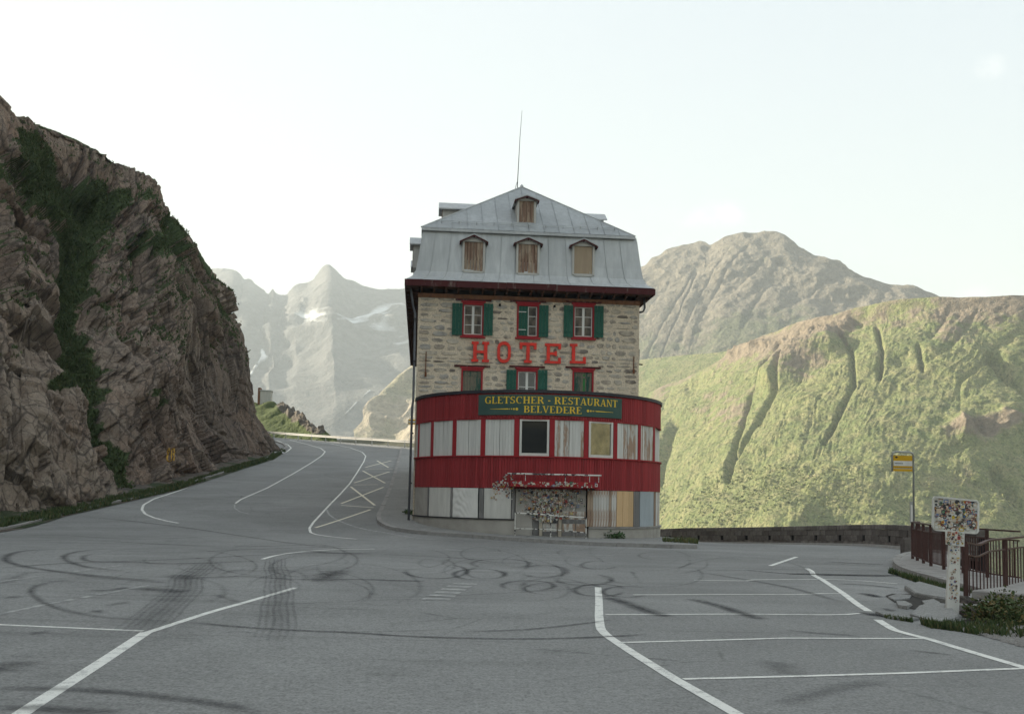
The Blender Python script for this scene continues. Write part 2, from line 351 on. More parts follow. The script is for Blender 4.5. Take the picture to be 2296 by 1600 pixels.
M_MID = m_hill('mountain_scree', (.115, .130, .075), (.145, .150, .095), (.185, .175, .125), (.205, .185, .145), 4., .6)
M_SPUR = m_hill('scree_painted_sunlit', (.24, .24, .15), (.30, .28, .19), (.36, .32, .23), (.42, .37, .28), 3., .8)  # mountain scree mixed paler: the spur's sunlight is put into its colour
M_FAR = m_hill('far_rock', (.085, .10, .10), (.11, .12, .115), (.135, .138, .13), (.15, .15, .145), 6., .35)
M_EARTH = m_hill('valley_ground', (.085, .09, .055), (.11, .11, .07), (.15, .135, .09), (.16, .14, .115), .6)
# ================================================================== VALLEY GROUND (one sheet to the horizon)
def terrain():
    ax = np.r_[-2100, -1900, -1600, -1200, -900, -700, -550, np.arange(-450, -60, 10), np.arange(-60, 60, 2.5), np.arange(60, 300, 15), 350, 450, 600, 800, 1100, 1500, 1900, 2100.]
    ay = np.r_[-2100, -1700, -1200, -700, -450, -300, np.arange(-240, -60, 10), np.arange(-60, 140, 2.5), np.arange(140, 330, 10), 360, 420, 520, 700, 900, 1200, 1600, 2000, 2400, 2700.]
    X, Y = np.meshgrid(ax, ay, indexing='ij')
    base = np.minimum(gz(X, Y), 12.)-.75
    e1 = 9.5+sm(20, 30, Y)*5.5+0*X                           # right-hand edge of the paved shelf
    e1 = np.where(Y > 30, 16.5-np.clip(Y-48, 0, 60)*.22, e1)
    out = np.maximum(X-e1, 0); out2 = np.maximum(Y-(128-.15*X), 0)
    drop = np.minimum(.85*sp(out-1., 1.5)+.7*sp(out2-14, 4), 62)
    drop = drop*(.9+.1*np.sin(X*.05+Y*.03))
    Z = base-drop
    Z = np.where(Y > 130, np.minimum(Z, base-drop), Z)
    hump = 108*np.exp(-(((X+150)/62)**2+((Y-42)/66)**2)/2)+22*np.exp(-(((X+130)/50)**2+((Y+80)/90)**2)/2)
    hump = hump*sm(-30, -95, X)
    rough = fbm(np.stack([X*.03, Y*.03, X*0], -1), 4, 3)
    side = 1.05*sp(X-235-60*np.sin(Y*.01), 20)*sm(330, 240, Y); side = np.minimum(side, 190)          # the far side of the valley goes on past the picture's edge
    behind = np.minimum(.30*sp(-48-Y, 10), 20)*sm(60, -20, X)+np.minimum(.28*sp(-52-Y, 10), 18)*sm(-20, 60, X)*sm(95, 70, X)
    Z = Z+side+behind
    Z = Z+hump*(1+.12*rough)+np.where(hump > 3, rough*2, 0)+np.where(drop > 20, rough*3, 0)+np.where(behind > 1, rough*2.5, 0)
    P = np.stack([X, Y, Z], -1); z0 = np.zeros_like(Z)
    o = grid('valley_terrain', P, M_EARTH, attrs={'bare': np.clip(hump/60-.3, 0, .8), 'snow': z0})
    struct(o, 'green valley ground and slopes below the pass road')
terrain()
# ================================================================== ROAD
def road():
    xs = np.arange(-60, 24.01, .5); ys = np.arange(-25, 128.01, .5); X, Y = np.meshgrid(xs, ys, indexing='ij'); Z = gz(X, Y)
    Z = Z-.35*sm(0, .6, X-np.where(Y < 36, 99, 99))
    P = np.stack([X, Y, Z], -1); Xc = .5*(X[:-1, :-1]+X[1:, 1:]); Yc = .5*(Y[:-1, :-1]+Y[1:, 1:])
    edge = np.interp(Yc, [-25, 8, 11, 14, 16.5, 18, 22, 26, 30, 34, 40, 48, 56, 61, 70, 80], [13, 9.4, 9.0, 8.6, 8.0, 8.4, 11.1, 11.6, 13, 15.5, 15.9, 15.7, 14.2, 12., 10.9, 9.5])
    far = 124-.95*np.maximum(-Xc-8, 0)*-.55
    keep = (Xc < edge) & ((Yc < 82) | (Xc < -1)) & (Yc < np.interp(Xc, [-60, -29.5, -10.6, 0], [130, 120.6, 104.6, 99]))
    return struct(grid('road', P, M_ROAD, mask=keep), 'grey asphalt road and forecourt with tyre marks in front of the hotel')
ROAD = road()
_lay = [0]
def gpath(px, step=.4):
    return resample(np.array([gp(a, b)[:2] for a, b in px]), step)
def strip(P, w, lift, ramped=False):
    P = np.asarray(P); T = np.gradient(P, axis=0); T /= np.linalg.norm(T, axis=1, keepdims=True); Nn = np.stack([-T[:, 1], T[:, 0]], -1)
    w = np.broadcast_to(w, (len(P),)); offs = (-.5, 0, .5) if ramped else (-.5, .5)
    G = np.stack([P+Nn*(w*o)[:, None] for o in offs], 1); Z = gz(G[..., 0], G[..., 1])+lift
    return np.dstack([G, Z])
def paint(px, w=.12, mat=None, dash=None):
    w *= .86
    _lay[0] += 1; lift = .004+.00005*_lay[0]; P = gpath(px, .25 if dash else .4)
    mat = mat or M_WHITE
    segs = [P]
    if dash:
        L = np.r_[0, np.cumsum(np.linalg.norm(np.diff(P, axis=0), axis=1))]; segs = []; s = 0
        while s+dash[0]*.6 < L[-1]:
            q = np.linspace(s, min(s+dash[0], L[-1]), 5); segs.append(np.stack([np.interp(q, L, P[:, 0]), np.interp(q, L, P[:, 1])], -1)); s += sum(dash)
    for S in segs:
        if len(S) >= 2: grid('road_marking', strip(S, w, lift), mat, ROAD, smooth=False)
Q6 = lambda L: [(476+.3855*a, 588.6+.3855*b) for a, b in L]
# forecourt bays, left of the picture
paint([(30, 1612), (68, 1586), (130, 1546), (230, 1482), (328, 1417)], .17)
paint([(326, 1419), (360, 1408), (470, 1372), (560, 1347), (662, 1317)], .13)
paint([(-60, 1397), (0, 1400), (160, 1407), (321, 1414)], .10)
paint([(-40, 1384), (0, 1376), (120, 1351), (230, 1331), (345, 1309)], .12, M_WORN, (2.4, .22))
paint([(-40, 1312), (0, 1303), (109, 1288), (230, 1272), (330, 1260)], .12, M_WORN, (2.2, .8))
paint([(588, 1253), (612, 1246), (643, 1240), (690, 1235), (752, 1231), (840, 1230)], .13)
paint([(0, 1196), (50, 1184), (99, 1173)], .12, M_WORN)
# the ramp
paint([(400, 1172), (372, 1167), (345, 1160), (326, 1152), (318, 1142), (322, 1131), (345, 1118), (400, 1100), (480, 1069), (560, 1043), (620, 1023), (645, 1011), (653, 1004), (646, 997), (620, 987)], .14)
paint([(528, 1128), (540, 1119), (600, 1093), (660, 1060), (700, 1036), (722, 1021), (729, 1012), (718, 1004), (690, 996), (650, 986)], .13)
paint([(526, 1130), (526, 1138), (536, 1146), (560, 1152)], .08, M_WORN)
paint([(650, 986), (690, 988), (740, 994), (784, 1003), (812, 1013), (820, 1022), (816, 1034), (800, 1060), (784, 1084), (762, 1108), (742, 1128), (718, 1154), (703, 1170), (694, 1183), (696, 1193), (710, 1198), (746, 1203), (800, 1208)], .12)
paint([(732, 1142), (738, 1153), (752, 1163), (769, 1171), (795, 1180), (823, 1187), (866, 1194), (935, 1206), (1040, 1213)], .12, M_WORN)
for a, b in (((920, 1435), (600, 1540)), ((945, 1410), (805, 1302)), ((750, 1400), (995, 1305)), ((750, 1410), (940, 1424)), ((1005, 1281), (875, 1210)), ((825, 1280), (1030, 1215)), ((820, 1292), (965, 1290)), ((1025, 1191), (958, 1151)), ((890, 1190), (1040, 1151)), ((890, 1202), (1050, 1200))):
    paint(Q6([a, b]), .15, M_YEL)
# dashed crossing line and bays, right of the picture
paint([(1000, 1231), (1108, 1238), (1231, 1242), (1361, 1244), (1457, 1247), (1600, 1248), (1760, 1247)], .16, M_WORN, (.62, 1.05))
paint([(974, 1345), (1000, 1330), (1030, 1314), (1055, 1303)], .55, M_WORN, (.32, .28))
paint([(1341, 1316), (1343, 1347), (1343, 1380), (1346, 1409), (1361, 1425), (1420, 1464), (1513, 1522), (1654, 1602), (1690, 1624)], .15)
paint([(1532, 1522), (1780, 1516), (2020, 1509), (2296, 1498)], .10)
paint([(1395, 1440), (1560, 1436), (1767, 1430), (1920, 1431), (2070, 1431)], .10)
paint([(1357, 1377), (1500, 1377), (1661, 1376), (1859, 1378), (1900, 1377), (1932, 1374)], .10)
paint([(1420, 1333), (1600, 1332), (1808, 1332), (1822, 1330), (1884, 1330)], .10)
paint([(1556, 1300), (1672, 1302), (1690, 1299), (1870, 1298), (1940, 1302), (2012, 1308)], .10)
paint([(1534, 1279), (1658, 1277), (1676, 1275), (1811, 1274)], .10, M_WORN)
paint([(1809, 1274), (1820, 1280), (1824, 1289), (1845, 1300), (1888, 1328), (1925, 1356), (1948, 1370)], .15)
paint([(1968, 1389), (1985, 1400), (2005, 1412), (2040, 1422), (2078, 1431), (2180, 1462), (2296, 1496), (2380, 1520)], .15)
paint([(1727, 1268), (1786, 1248)], .15)
paint([(1850, 1250), (1985, 1254)], .12, M_WORN); paint([(1850, 1276), (1990, 1277)], .12, M_WORN); paint([(1800, 1262), (1960, 1266)], .10, M_WORN)
def skid(px, w=.2, a=.6, fade=.25, treads=1, wob=0., close=False):
    P = np.array([gp(q, r)[:2] for q, r in px])
    P = crv(P, max(8, 10*len(P))); P = resample(P, .2)
    n = len(P); s = np.linspace(0, 1, n); E = np.minimum(1, np.minimum(s, 1-s)/max(fade, .01)+(.25 if not close else 1.))*a
    T = np.gradient(P, axis=0); T /= np.linalg.norm(T, axis=1, keepdims=True); Nn = np.stack([-T[:, 1], T[:, 0]], -1)
    for k in range(treads):
        _lay[0] += 1; off = 0 if treads == 1 else (k/(treads-1)-.5)*w
        wv = wob*np.sin(np.arange(n)*.55+k*1.9)+(0 if treads == 1 else .012*vnoise(np.stack([np.arange(n)*.3+k*7, np.zeros(n), np.zeros(n)], -1), 5)); E_ = E*(1 if treads == 1 else RND.uniform(.5, 1.15))
        G = strip(P+Nn*(off+wv)[:, None] if treads > 1 else P+Nn*wv[:, None] if wob else P, w if treads == 1 else w/treads*.62, .006+.00005*_lay[0], True)
        ed = np.stack([E*0, E, E*0], -1) if treads == 1 else np.stack([E_*.4, E_, E_*.4], -1)
        grid('skid_mark', G, M_SKID, ROAD, attrs={'edge': ed}, smooth=False)
Q1 = lambda L: [(.3418*a, 1149+.3418*b) for a, b in L]
Q2 = lambda L: [(729+.3418*(a+110-110), 1149+.3418*b) for a, b in L]
Q3 = lambda L: [(1457+.3652*a, 1149+.3652*b) for a, b in L]
skid(Q1([(1812, 300), (1805, 360), (1826, 420), (1820, 480), (1832, 540), (1818, 620), (1822, 700), (1808, 780), (1780, 850)]), .48, .34, .15, 6, .006)
skid(Q1([(1812, 300), (1805, 360), (1826, 420), (1820, 480), (1832, 540), (1818, 620), (1822, 700), (1808, 780), (1780, 850)]), .62, .24, .15)
skid(Q1([(1370, 325), (1300, 380), (1225, 430), (1210, 500), (1120, 590), (1040, 660), (960, 730), (900, 790)]), .60, .32, .2, 7, .003)
skid(Q1([(1370, 325), (1300, 380), (1225, 430), (1210, 500), (1120, 590), (1040, 660), (960, 730), (900, 790)]), .80, .34, .2)
skid(Q1([(540, 25), (900, 60), (1300, 110), (1600, 155), (1950, 205), (2296, 240)]), .3, .6)
skid(Q1([(1250, 720), (1600, 752), (2000, 775), (2296, 787), (2700, 812), (3150, 826), (3500, 828), (3900, 818), (4240, 800)]), .16, .95, .1)
skid(Q2([(930, 780), (1150, 775), (1350, 765), (1600, 740), (1880, 705)]), .14, .8)
skid(Q2([(1850, 555), (1980, 595), (2100, 640), (2240, 685)]), .42, .9, .1)
skid(Q3([(250, 530), (400, 565), (540, 610), (680, 655)]), .36, .95, .12)
skid(Q3([(300, 365), (580, 410), (750, 440), (900, 470), (1160, 545)]), .24, .6)
skid(Q3([(560, 350), (760, 368), (860, 375), (1000, 376)]), .25, .9)
skid(Q3([(840, 722), (1000, 738), (1180, 750), (1280, 762)]), .16, .75)
skid(Q3([(1590, 845), (1720, 860), (1880, 878)]), .14, .7); skid(Q3([(1500, 950), (1580, 955), (1640, 962)]), .2, .6); skid(Q3([(720, 905), (800, 945), (850, 1000)]), .5, .35)
skid(Q3([(800, 1180), (1000, 1120), (1250, 1060), (1500, 1040)]), .4, .4)
skid(Q2([(0, 440), (250, 438), (450, 445), (650, 450)]), .34, .9, .2); skid(Q2([(-60, 455), (0, 430), (60, 395), (130, 375)]), .8, .8, .2)
skid(Q2([(-120, 250), (0, 262), (150, 268), (310, 270)]), .5, .95, .2); skid(Q2([(310, 270), (600, 285), (900, 300), (1150, 330)]), .25, .55)
for cx, cy, rx, ry, w, a in ((730, 385, 200, 48, .2, .7), (1010, 405, 165, 36, .2, .75), (1060, 395, 130, 40, .15, .5), (1330, 480, 170, 34, .18, .7), (1800, 510, 165, 40, .18, .75), (1560, 500, 250, 45, .14, .55), (1980, 520, 160, 36, .16, .8), (1700, 440, 180, 36, .2, .6), (1430, 385, 150, 40, .3, .6), (1150, 335, 190, 30, .2, .5), (1800, 345, 120, 26, .2, .5)):
    ph = RND.uniform(0, 6.28); sw = RND.uniform(4.2, 6.0)
    skid(Q2([(cx+rx*math.cos(ph+sw*k/12), cy+ry*math.sin(ph+sw*k/12)) for k in range(13)]), w, a, .15)
_r = random.Random(77)
for k in range(34):
    cx, cy = _r.uniform(350, 1700), _r.choice((_r.uniform(1238, 1275), _r.uniform(1250, 1330))); rx = _r.uniform(50, 190); ry = rx*_r.uniform(.16, .26)*(cy-1130)/150; ph = _r.uniform(0, 6.28); sw = _r.uniform(2.2, 5.8); th = _r.uniform(-.03, .05)
    skid([(cx+rx*math.cos(ph+sw*q/11), cy+ry*math.sin(ph+sw*q/11)+th*rx*math.cos(ph+sw*q/11)) for q in range(12)], _r.uniform(.09, .18), _r.uniform(.16, .38), .25)
for k in range(16):
    x0, y0 = _r.uniform(-60, 1500), _r.uniform(1215, 1420); L_ = _r.uniform(180, 620); sl = _r.uniform(-.05, .06); cv = _r.uniform(-14, 14)
    skid([(x0+L_*q/5, y0+sl*L_*q/5+cv*(q/5)*(1-q/5)*2) for q in range(6)], _r.uniform(.08, .16), _r.uniform(.25, .5), .25)
for L, w, a in ((([(520, 238), (250, 245), (90, 265), (35, 305), (120, 345), (400, 390), (800, 430), (1100, 460)]), .3, .75), (([(760, 235), (560, 250), (440, 275), (430, 310), (560, 355), (800, 385)]), .26, .7),
    ([(620, 270), (545, 290), (600, 320), (900, 318), (1300, 300), (1700, 280), (2200, 262)], .24, .7), ([(0, 365), (400, 335), (800, 325), (1100, 335), (1400, 330), (1700, 318)], .3, .7), ([(450, 440), (260, 475), (205, 520), (270, 580), (420, 640), (700, 690), (1100, 715)], .2, .6),
    ([(430, 400), (700, 430), (1100, 465)], .2, .5), ([(570, 510), (700, 512), (850, 490)], .3, .75), ([(920, 495), (1100, 515), (1250, 520)], .7, .75), ([(680, 610), (780, 598), (860, 585)], .25, .7), ([(0, 560), (70, 556), (140, 560)], .35, .9), ([(600, 660), (680, 640)], .3, .6),
    ([(1250, 430), (1600, 420), (1900, 438), (2150, 440)], .25, .7), ([(1420, 540), (1560, 590)], .2, .4), ([(0, 150), (400, 150), (900, 175), (1400, 155)], .3, .5), ([(0, 190), (500, 180), (1000, 205), (1500, 225), (2000, 215), (2296, 225)], .35, .55), ([(700, 250), (1200, 260), (1700, 240), (2250, 222)], .3, .55),
    ([(0, 1150), (300, 1158), (600, 1168), (900, 1192), (1200, 1228), (1500, 1270), (1700, 1330)], .28, .7), ([(0, 1275), (250, 1285), (500, 1300), (750, 1320)], .3, .85), ([(640, 1080), (720, 1084), (820, 1080)], .16, .5), ([(170, 800), (250, 790), (340, 785)], .2, .75), ([(60, 945), (150, 942), (230, 950)], .2, .85), ([(1460, 795), (1510, 786), (1600, 786), (1690, 796)], .05, 1.), ([(0, 985), (90, 990), (200, 1010)], .55, .75), ([(-60, 1010), (20, 1030), (90, 1050)], .35, .7), ([(1180, 410), (1240, 440)], .8, .6)):
    skid(Q1(L), w, a, .2)
# dark patch repairs and cracks by the broken edge on the right
for L, w in (([(840, 376), (1000, 378), (1200, 382), (1400, 385), (1560, 388)], .55), ([(1030, 382), (1250, 386), (1450, 392)], .3), ([(1160, 438), (1330, 445), (1520, 466)], .16), ([(1290, 495), (1350, 505), (1400, 520)], .35), ([(1280, 612), (1400, 632), (1620, 665)], .28), ([(1350, 622), (1480, 638)], .45), ([(1290, 672), (1370, 676)], .1), ([(1080, 300), (1250, 310), (1440, 318)], .2), ([(1440, 590), (1490, 605)], .2)):
    skid(Q3(L), w, 1., .12); skid(Q3([(a+6, b+1) for a, b in L]), w*.7, .8, .12)
# ================================================================== PAVEMENTS WITH KERB STONES
KH = .13
def pavement(px, inner, label, loop_extra=None, kerb_mat=None, first_flat=0):
    P = gpath(px, .98); n = len(P); me = MB()
    I = lerp(np.array(inner, float), n)
    T = np.gradient(P, axis=0); T /= np.linalg.norm(T, axis=1, keepdims=True); Nn = np.stack([T[:, 1], -T[:, 0]], -1)
    if ((I-P)*Nn).sum() < 0: Nn = -Nn
    A = P+Nn*.2; K = 7
    G = np.stack([A*(1-k/K)+I*(k/K) for k in range(K+1)], 1); G = np.dstack([G, gz(G[..., 0], G[..., 1])+KH])
    o = grid('pavement', G, M_PAVE, smooth=False); struct(o, label)
    for i in range(n-1):                                     # one object per kerb stone
        a, b = P[i], P[i+1]; d = (b-a); L = np.linalg.norm(d); d /= L; q = Nn[i] if abs(np.dot(Nn[i], d)) < .3 else np.array([-d[1], d[0]])*np.sign(np.dot(np.array([-d[1], d[0]]), Nn[i]))
        a2, b2 = a+d*.008, b-d*.008; j = RND.uniform(-.008, .008); bm = MB()
        c4 = [a2-q*.0, b2-q*.0, b2+q*.215, a2+q*.215]
        vs = [(c[0], c[1], gz(c[0], c[1])-.1) for c in c4]+[(c[0]+q[0]*.015*(s < 2), c[1]+q[1]*.015*(s < 2), gz(c[0], c[1])+KH+.012+j) for s, c in enumerate(c4)]
        bm.add(vs, [(3, 2, 1, 0), (4, 5, 6, 7), (0, 1, 5, 4), (1, 2, 6, 5), (2, 3, 7, 6), (3, 0, 4, 7)])
        bm.build('kerb_stone', kerb_mat or M_KERB, o)
    return o
PAV1 = pavement([(898, 1006), (893, 1026), (884, 1056), (873, 1092), (860, 1124), (848, 1150), (842, 1162), (845, 1172), (859, 1183), (890, 1191), (934, 1197), (985, 1201), (1037, 1204), (1173, 1214), (1310, 1222), (1420, 1226), (1513, 1229), (1564, 1230)],
    [(-7.5, 92), (-5.6, 70), (-4, 55), (-3.4, 49), (-2.6, 46), (-1.5, 44), (0, 43), (1, 43), (2.5, 43), (4.5, 45), (6.8, 47), (8.5, 48.5)], 'raised asphalt pavement with granite kerb round the hotel front')
PAV2 = pavement([(2060, 1243), (2030, 1246), (2012, 1252), (2001, 1261), (2002, 1272), (2017, 1282), (2060, 1297), (2118, 1313), (2163, 1324), (2215, 1338), (2280, 1358)],
    [(14.6, 33.5), (14.4, 32.), (13.6, 30.5), (12.6, 28.5), (12.2, 27), (11.9, 25.5), (11.7, 24), (11.7, 22.5), (11.8, 21.6)], 'raised concrete bus stop platform beside the brown railing', kerb_mat=M_CONC)
PAV2.data.materials[0] = M_CONC
# ================================================================== CLIFF
def cliff():
    w = lambda *L: [np.array(p, float) for p in L]
    cols = [w((-22, -40, -.5), (-25, -39, 8), (-30, -38, 17), (-38, -36, 27), (-50, -34, 38)),
        w((-21.5, -10, -.5), (-24, -8, 8), (-29, -6, 17), (-37, -2, 27), (-48, 3, 40)),
        w((-21, 15, -.5), (-23.2, 17, 8), (-27.5, 20, 16), (-34, 26, 25.5), (-43, 33, 38)),
        w((-20.9, 30, -.4), (-22.5, 33, 7.5), (-26, 37, 15.5), (-31.5, 44, 24), (-39, 52, 34)),
        [at(-6, 1193, 40), at(-6, 960, 44), at(-8, 720, 49.5), at(-10, 470, 58), at(-4, 222, 68)],
        [at(75, 1172, 42.5), at(80, 930, 47), at(75, 710, 54), at(62, 480, 63), at(55, 271, 71)],
        [at(160, 1151, 46), at(165, 930, 51), at(155, 720, 58), at(140, 500, 67), at(128, 291, 74)],
        [at(280, 1122, 52), at(262, 930, 57), at(250, 740, 63), at(230, 520, 71), at(215, 327, 77)],
        [at(390, 1098, 60), at(370, 940, 64), at(350, 780, 69), at(345, 600, 75), at(335, 420, 81)],
        [at(490, 1068, 70), at(470, 920, 73), at(450, 780, 76.5), at(440, 660, 80.5), at(428, 524, 85)],
        [at(565, 1044, 81), at(545, 920, 82), at(520, 790, 84), at(490, 690, 86), at(470, 571, 88.5)],
        [at(614, 1030, 88), at(595, 925, 88.5), at(570, 815, 89.5), at(535, 690, 90.5), at(488, 597, 91.5)],
        [at(590, 1005, 96), at(570, 920, 96), at(550, 840, 96), at(520, 740, 96), at(470, 620, 95.5)],
        w((-34, 106, 6.7), (-36, 105, 10), (-38, 104, 14), (-40, 102, 18), (-42, 100, 20)),
        w((-62, 112, 7), (-62, 111, 11), (-62, 109, 15), (-62, 107, 19), (-62, 104, 22))]
    G = np.array([[p for p in c] for c in cols])                 # (15, 5, 3)
    G[:, 0, 2] -= .6
    us = np.r_[np.linspace(0, 3.2, 60, endpoint=False), np.linspace(3.2, 4, 60, endpoint=False), np.linspace(4, 11.6, 560), np.linspace(11.62, 14, 50)]
    S = crv(G, us); ts = np.linspace(0, 4, 380); P = crv(np.swapaxes(S, 0, 1), ts); P = np.swapaxes(P, 0, 1)
    top = P[:, -1]; back = []                                    # the brow rolls over and falls away behind
    for k, (dx, dy, dz) in enumerate(((-.5, .2, .15), (-1.2, .6, .2), (-2.2, 1.2, .1), (-4, 2, -.3), (-7, 4, -1.0), (-12, 7, -2.5), (-22, 12, -5), (-40, 22, -9))):
        back.append(top+np.array([dx, dy, dz]))
    P = np.concatenate([P, np.stack(back, 1)], 1); nt = P.shape[1]
    N = normals(P); N = np.where((N[..., :1] < 0), -N, N) if N[300, 200, 0] < 0 else N
    u, v = project(np.where(P[..., 1:2] < 8, np.array([0, 8., 0]), P))
    front = P[..., 1] > 30
    T = np.r_[np.linspace(0, 1, 380), np.ones(8)][None, :]+0*P[..., 0]
    lean = .62*(1-sm(170, 430, u)); wob = np.stack([fbm(P*.16, 3, 31), fbm(P*.16, 3, 41), fbm(P*.16, 3, 51)], -1); q = P+wob*.35
    def joints(q, dirs, sp_, seed, jit=.9):                 # three joint sets cut the rock into blocks
        c0 = 0; ids = []; ed = []; fr = []
        for k, (dv, s_) in enumerate(zip(dirs, sp_)):
            dv = dv/np.linalg.norm(dv, axis=-1, keepdims=True); t = (q*dv).sum(-1)/s_
            if k: t = t+jit*_h(ids[0], ids[0]*0+k, ids[-1] if k > 1 else ids[0]*0, seed+k)
            t = t+.22*np.sin(2.1*np.floor(t))
            c = np.floor(t); f = t-c; ids.append(c); fr.append(f-.5); ed.append(np.minimum(f, 1-f)*s_)
        r = [_h(ids[0], ids[1], ids[2], seed+m) for m in (11, 12, 13, 14)]
        return r, np.minimum(ed[0], ed[1]*2.4), fr
    one = np.ones_like(u); z_ = 0*one
    v1 = np.stack([.25*one, one, -lean*1.15+.05], -1); v2 = np.stack([.25*one, .30+lean*.9, one], -1); v3 = np.stack([one, -.35*one, .35*one], -1)
    D = 0; crack = 0; amp_up = .75+.5*sm(.35, .8, T)
    for spc, amp, tilt, seed in (((5.2, 11., 3.6), 1.35, .8, 3), ((2.1, 5.0, 1.9), .66, .55, 23), ((.85, 1.9, .9), .19, .17, 43), ((.36, .9, .5), .05, .04, 63)):
        qq = q+np.stack([vnoise(P/spc[0]*.8, seed+71), vnoise(P/spc[0]*.8, seed+81), vnoise(P/spc[0]*.8, seed+91)], -1)*spc[0]*.07
        r, e, fr = joints(qq, (v1, v2, v3), spc, seed)
        D = D+amp*(r[0]-.5)*1.5+tilt*((r[1]-.5)*fr[0]*2+(r[2]-.65)*fr[1]*1.1)
        w_ = .05+.035*spc[0]; k_ = np.clip(1-e/w_, 0, 1); D = D-amp*.62*k_*(r[3] > .2); crack = np.maximum(crack, k_**2*min(1, spc[0]/2.4)*(r[3] > .25))
    D = D*amp_up*(1-.68*sm(.84, .97, T))+.65*sm(.8, .97, T)+.7*fbm(P*.12, 4, 5)+.05*fbm(P*1.6, 3, 9)
    # vertical drill flutes and slabs low down
    flute = np.abs(vnoise(np.stack([q[..., 0]*1.6+q[..., 1]*1.6, q[..., 2]*.12, q[..., 1]*.1], -1), 77))
    D = D-.22*(1-np.clip(flute*3, 0, 1))*sm(.45, .15, T)
    # gully full of green between the two rock masses
    gul = [(222, 455), (212, 480), (190, 560), (168, 660), (176, 740), (200, 800), (222, 860), (238, 930), (262, 1000), (285, 1060), (292, 1120)]
    gd = segdist(u, v, gul); gw = np.interp(v, [380, 560, 720, 830, 930, 1120], [60, 40, 55, 34, 24, 22])*(1+.35*fbm(P*.3, 3, 15))
    gm = np.where(front, np.exp(-(gd/gw)**2), 0)
    gm_ = gm*sm(.0, .22, T); D = D*(1-.55*gm)-2.4*gm_
    bul = np.where(front, np.exp(-((u-380)/65)**2-((v-760)/150)**2), 0); D = D+1.2*bul       # the big smooth buttress
    bul2 = np.where(front, np.exp(-((u-300)/55)**2-((v-840)/70)**2), 0); D = D+1.0*bul2
    rec = np.where(front, np.exp(-((u-500)/60)**2-((v-900)/150)**2), 0); D = D-.9*rec
    D = D-np.where(front, ((.8+1.1*np.exp(-((u-470)/70)**2-((v-590)/70)**2))*sm(330, 460, u)+1.6*np.exp(-((u-400)/60)**2-((v-470)/60)**2)+1.1*np.exp(-((u-600)/45)**2-((v-910)/100)**2)+.7*np.exp(-((u-540)/45)**2-((v-660)/70)**2))*sm(.02, .3, T), 0)
    D = D*sm(-.02, .07, T)*np.where(u > 560, .75, 1.)
    Q = P+N*D[..., None]
    Q[:, 380:] = P[:, 380:]+np.array([0, 0, 1.])*(.4*D[:, 380:, None])
    N2 = normals(Q); N2 = np.where((N2*N).sum(-1, keepdims=True) < 0, -N2, N2)
    slope = N2[..., 2]
    led = sm(.66, .86, slope+.22*fbm(P*.45, 3, 91)); led *= sm(.32, .6, T+.25*fbm(P*.15, 2, 95))
    up = sm(.50, .9, T)*sm(.22, .50, fbm(P*.17, 4, 99)+.42*slope)*.95
    grass = np.clip(np.maximum(np.maximum(led, up), sm(.25, .62, gm+.18*fbm(P*.8, 3, 88))), 0, 1)
    grass = np.maximum(grass, sm(.035, .0, T+.02*fbm(P*.5, 3, 66)))
    grass = np.maximum(grass, np.where(front, np.exp(-((u-155)/28)**2-((v-850)/18)**2), 0)*1.3); grass = np.maximum(grass, np.where(front, np.exp(-((u-330)/45)**2-((v-905)/14)**2), 0))
    grass[:, 380:] = np.maximum(grass[:, 380:], sm(-.35, .1, fbm(P[:, 380:]*.22, 3, 55)))
    dark_tone = np.where(front, np.clip(np.maximum(sm(420, 540, u)*sm(640, 800, v), .9*np.exp(-((u-395)/30)**2-((v-740)/60)**2)*.0), 0, 1), 0)*(.75+.5*fbm(P*.4, 3, 71))  # mask: rock toned darker over the lower right-hand part of the face
    o = grid('cliff', Q, M_ROCK, attrs={'grass': grass, 'pale': np.where(front, sm(300, 230, u+.12*(900-v))*sm(560, 800, v)+.6*bul2+.5*bul, .4)*1.0, 'dark_tone': np.clip(dark_tone, 0, 1), 'crack': np.clip(crack*(1-grass), 0, 1)}); struct(o, 'tall grey brown rock cliff with green gully above the road')
    # grass standing on the ledges
    vis = (grass[:-8] > .6) if False else (grass > .62); vis[:, 372:] = False; vis[(P[..., 1] < 30)] = False; vis[u > 1200] = False
    ii, jj = np.nonzero(vis); k = NR.integers(0, len(ii), 52000); ii, jj = ii[k], jj[k]
    B = Q[ii, jj]+NR.normal(0, .06, (len(ii), 3)); Nn = N2[ii, jj]
    V = blades(B, Nn*.5+np.array([0, 0, .5]), NR.uniform(.08, .22, len(B)), .05)
    g = tris('cliff_grass', V[0], M_CLIFFGRASS, attrs={'tint': V[1]}); tag(g, 'dark green grass tufts growing on the ledges of the rock cliff', 'grass', kind='stuff')
    return o, Q
def blades(B, up, h, wd):                                        # two crossed leaf blades per tuft
    n = len(B); up = up/np.linalg.norm(up, axis=1, keepdims=True); out = []; tint = []
    for k in range(3):
        a = NR.uniform(0, 6.28, n); s = np.stack([np.cos(a), np.sin(a), 0*a], -1)*(wd*NR.uniform(.6, 1.3, n))[:, None]
        le = np.stack([np.cos(a*3.7), np.sin(a*3.7), 0*a], -1)*(h*NR.uniform(.1, .6, n))[:, None]
        tip = B+up*(h*NR.uniform(.7, 1.2, n))[:, None]+le
        out.append(np.stack([B-s, B+s, tip], 1)); tint.append(np.repeat(NR.uniform(0, 1, n), 3))
    return np.concatenate(out), np.concatenate(tint)
CLIFF, CQ = cliff()
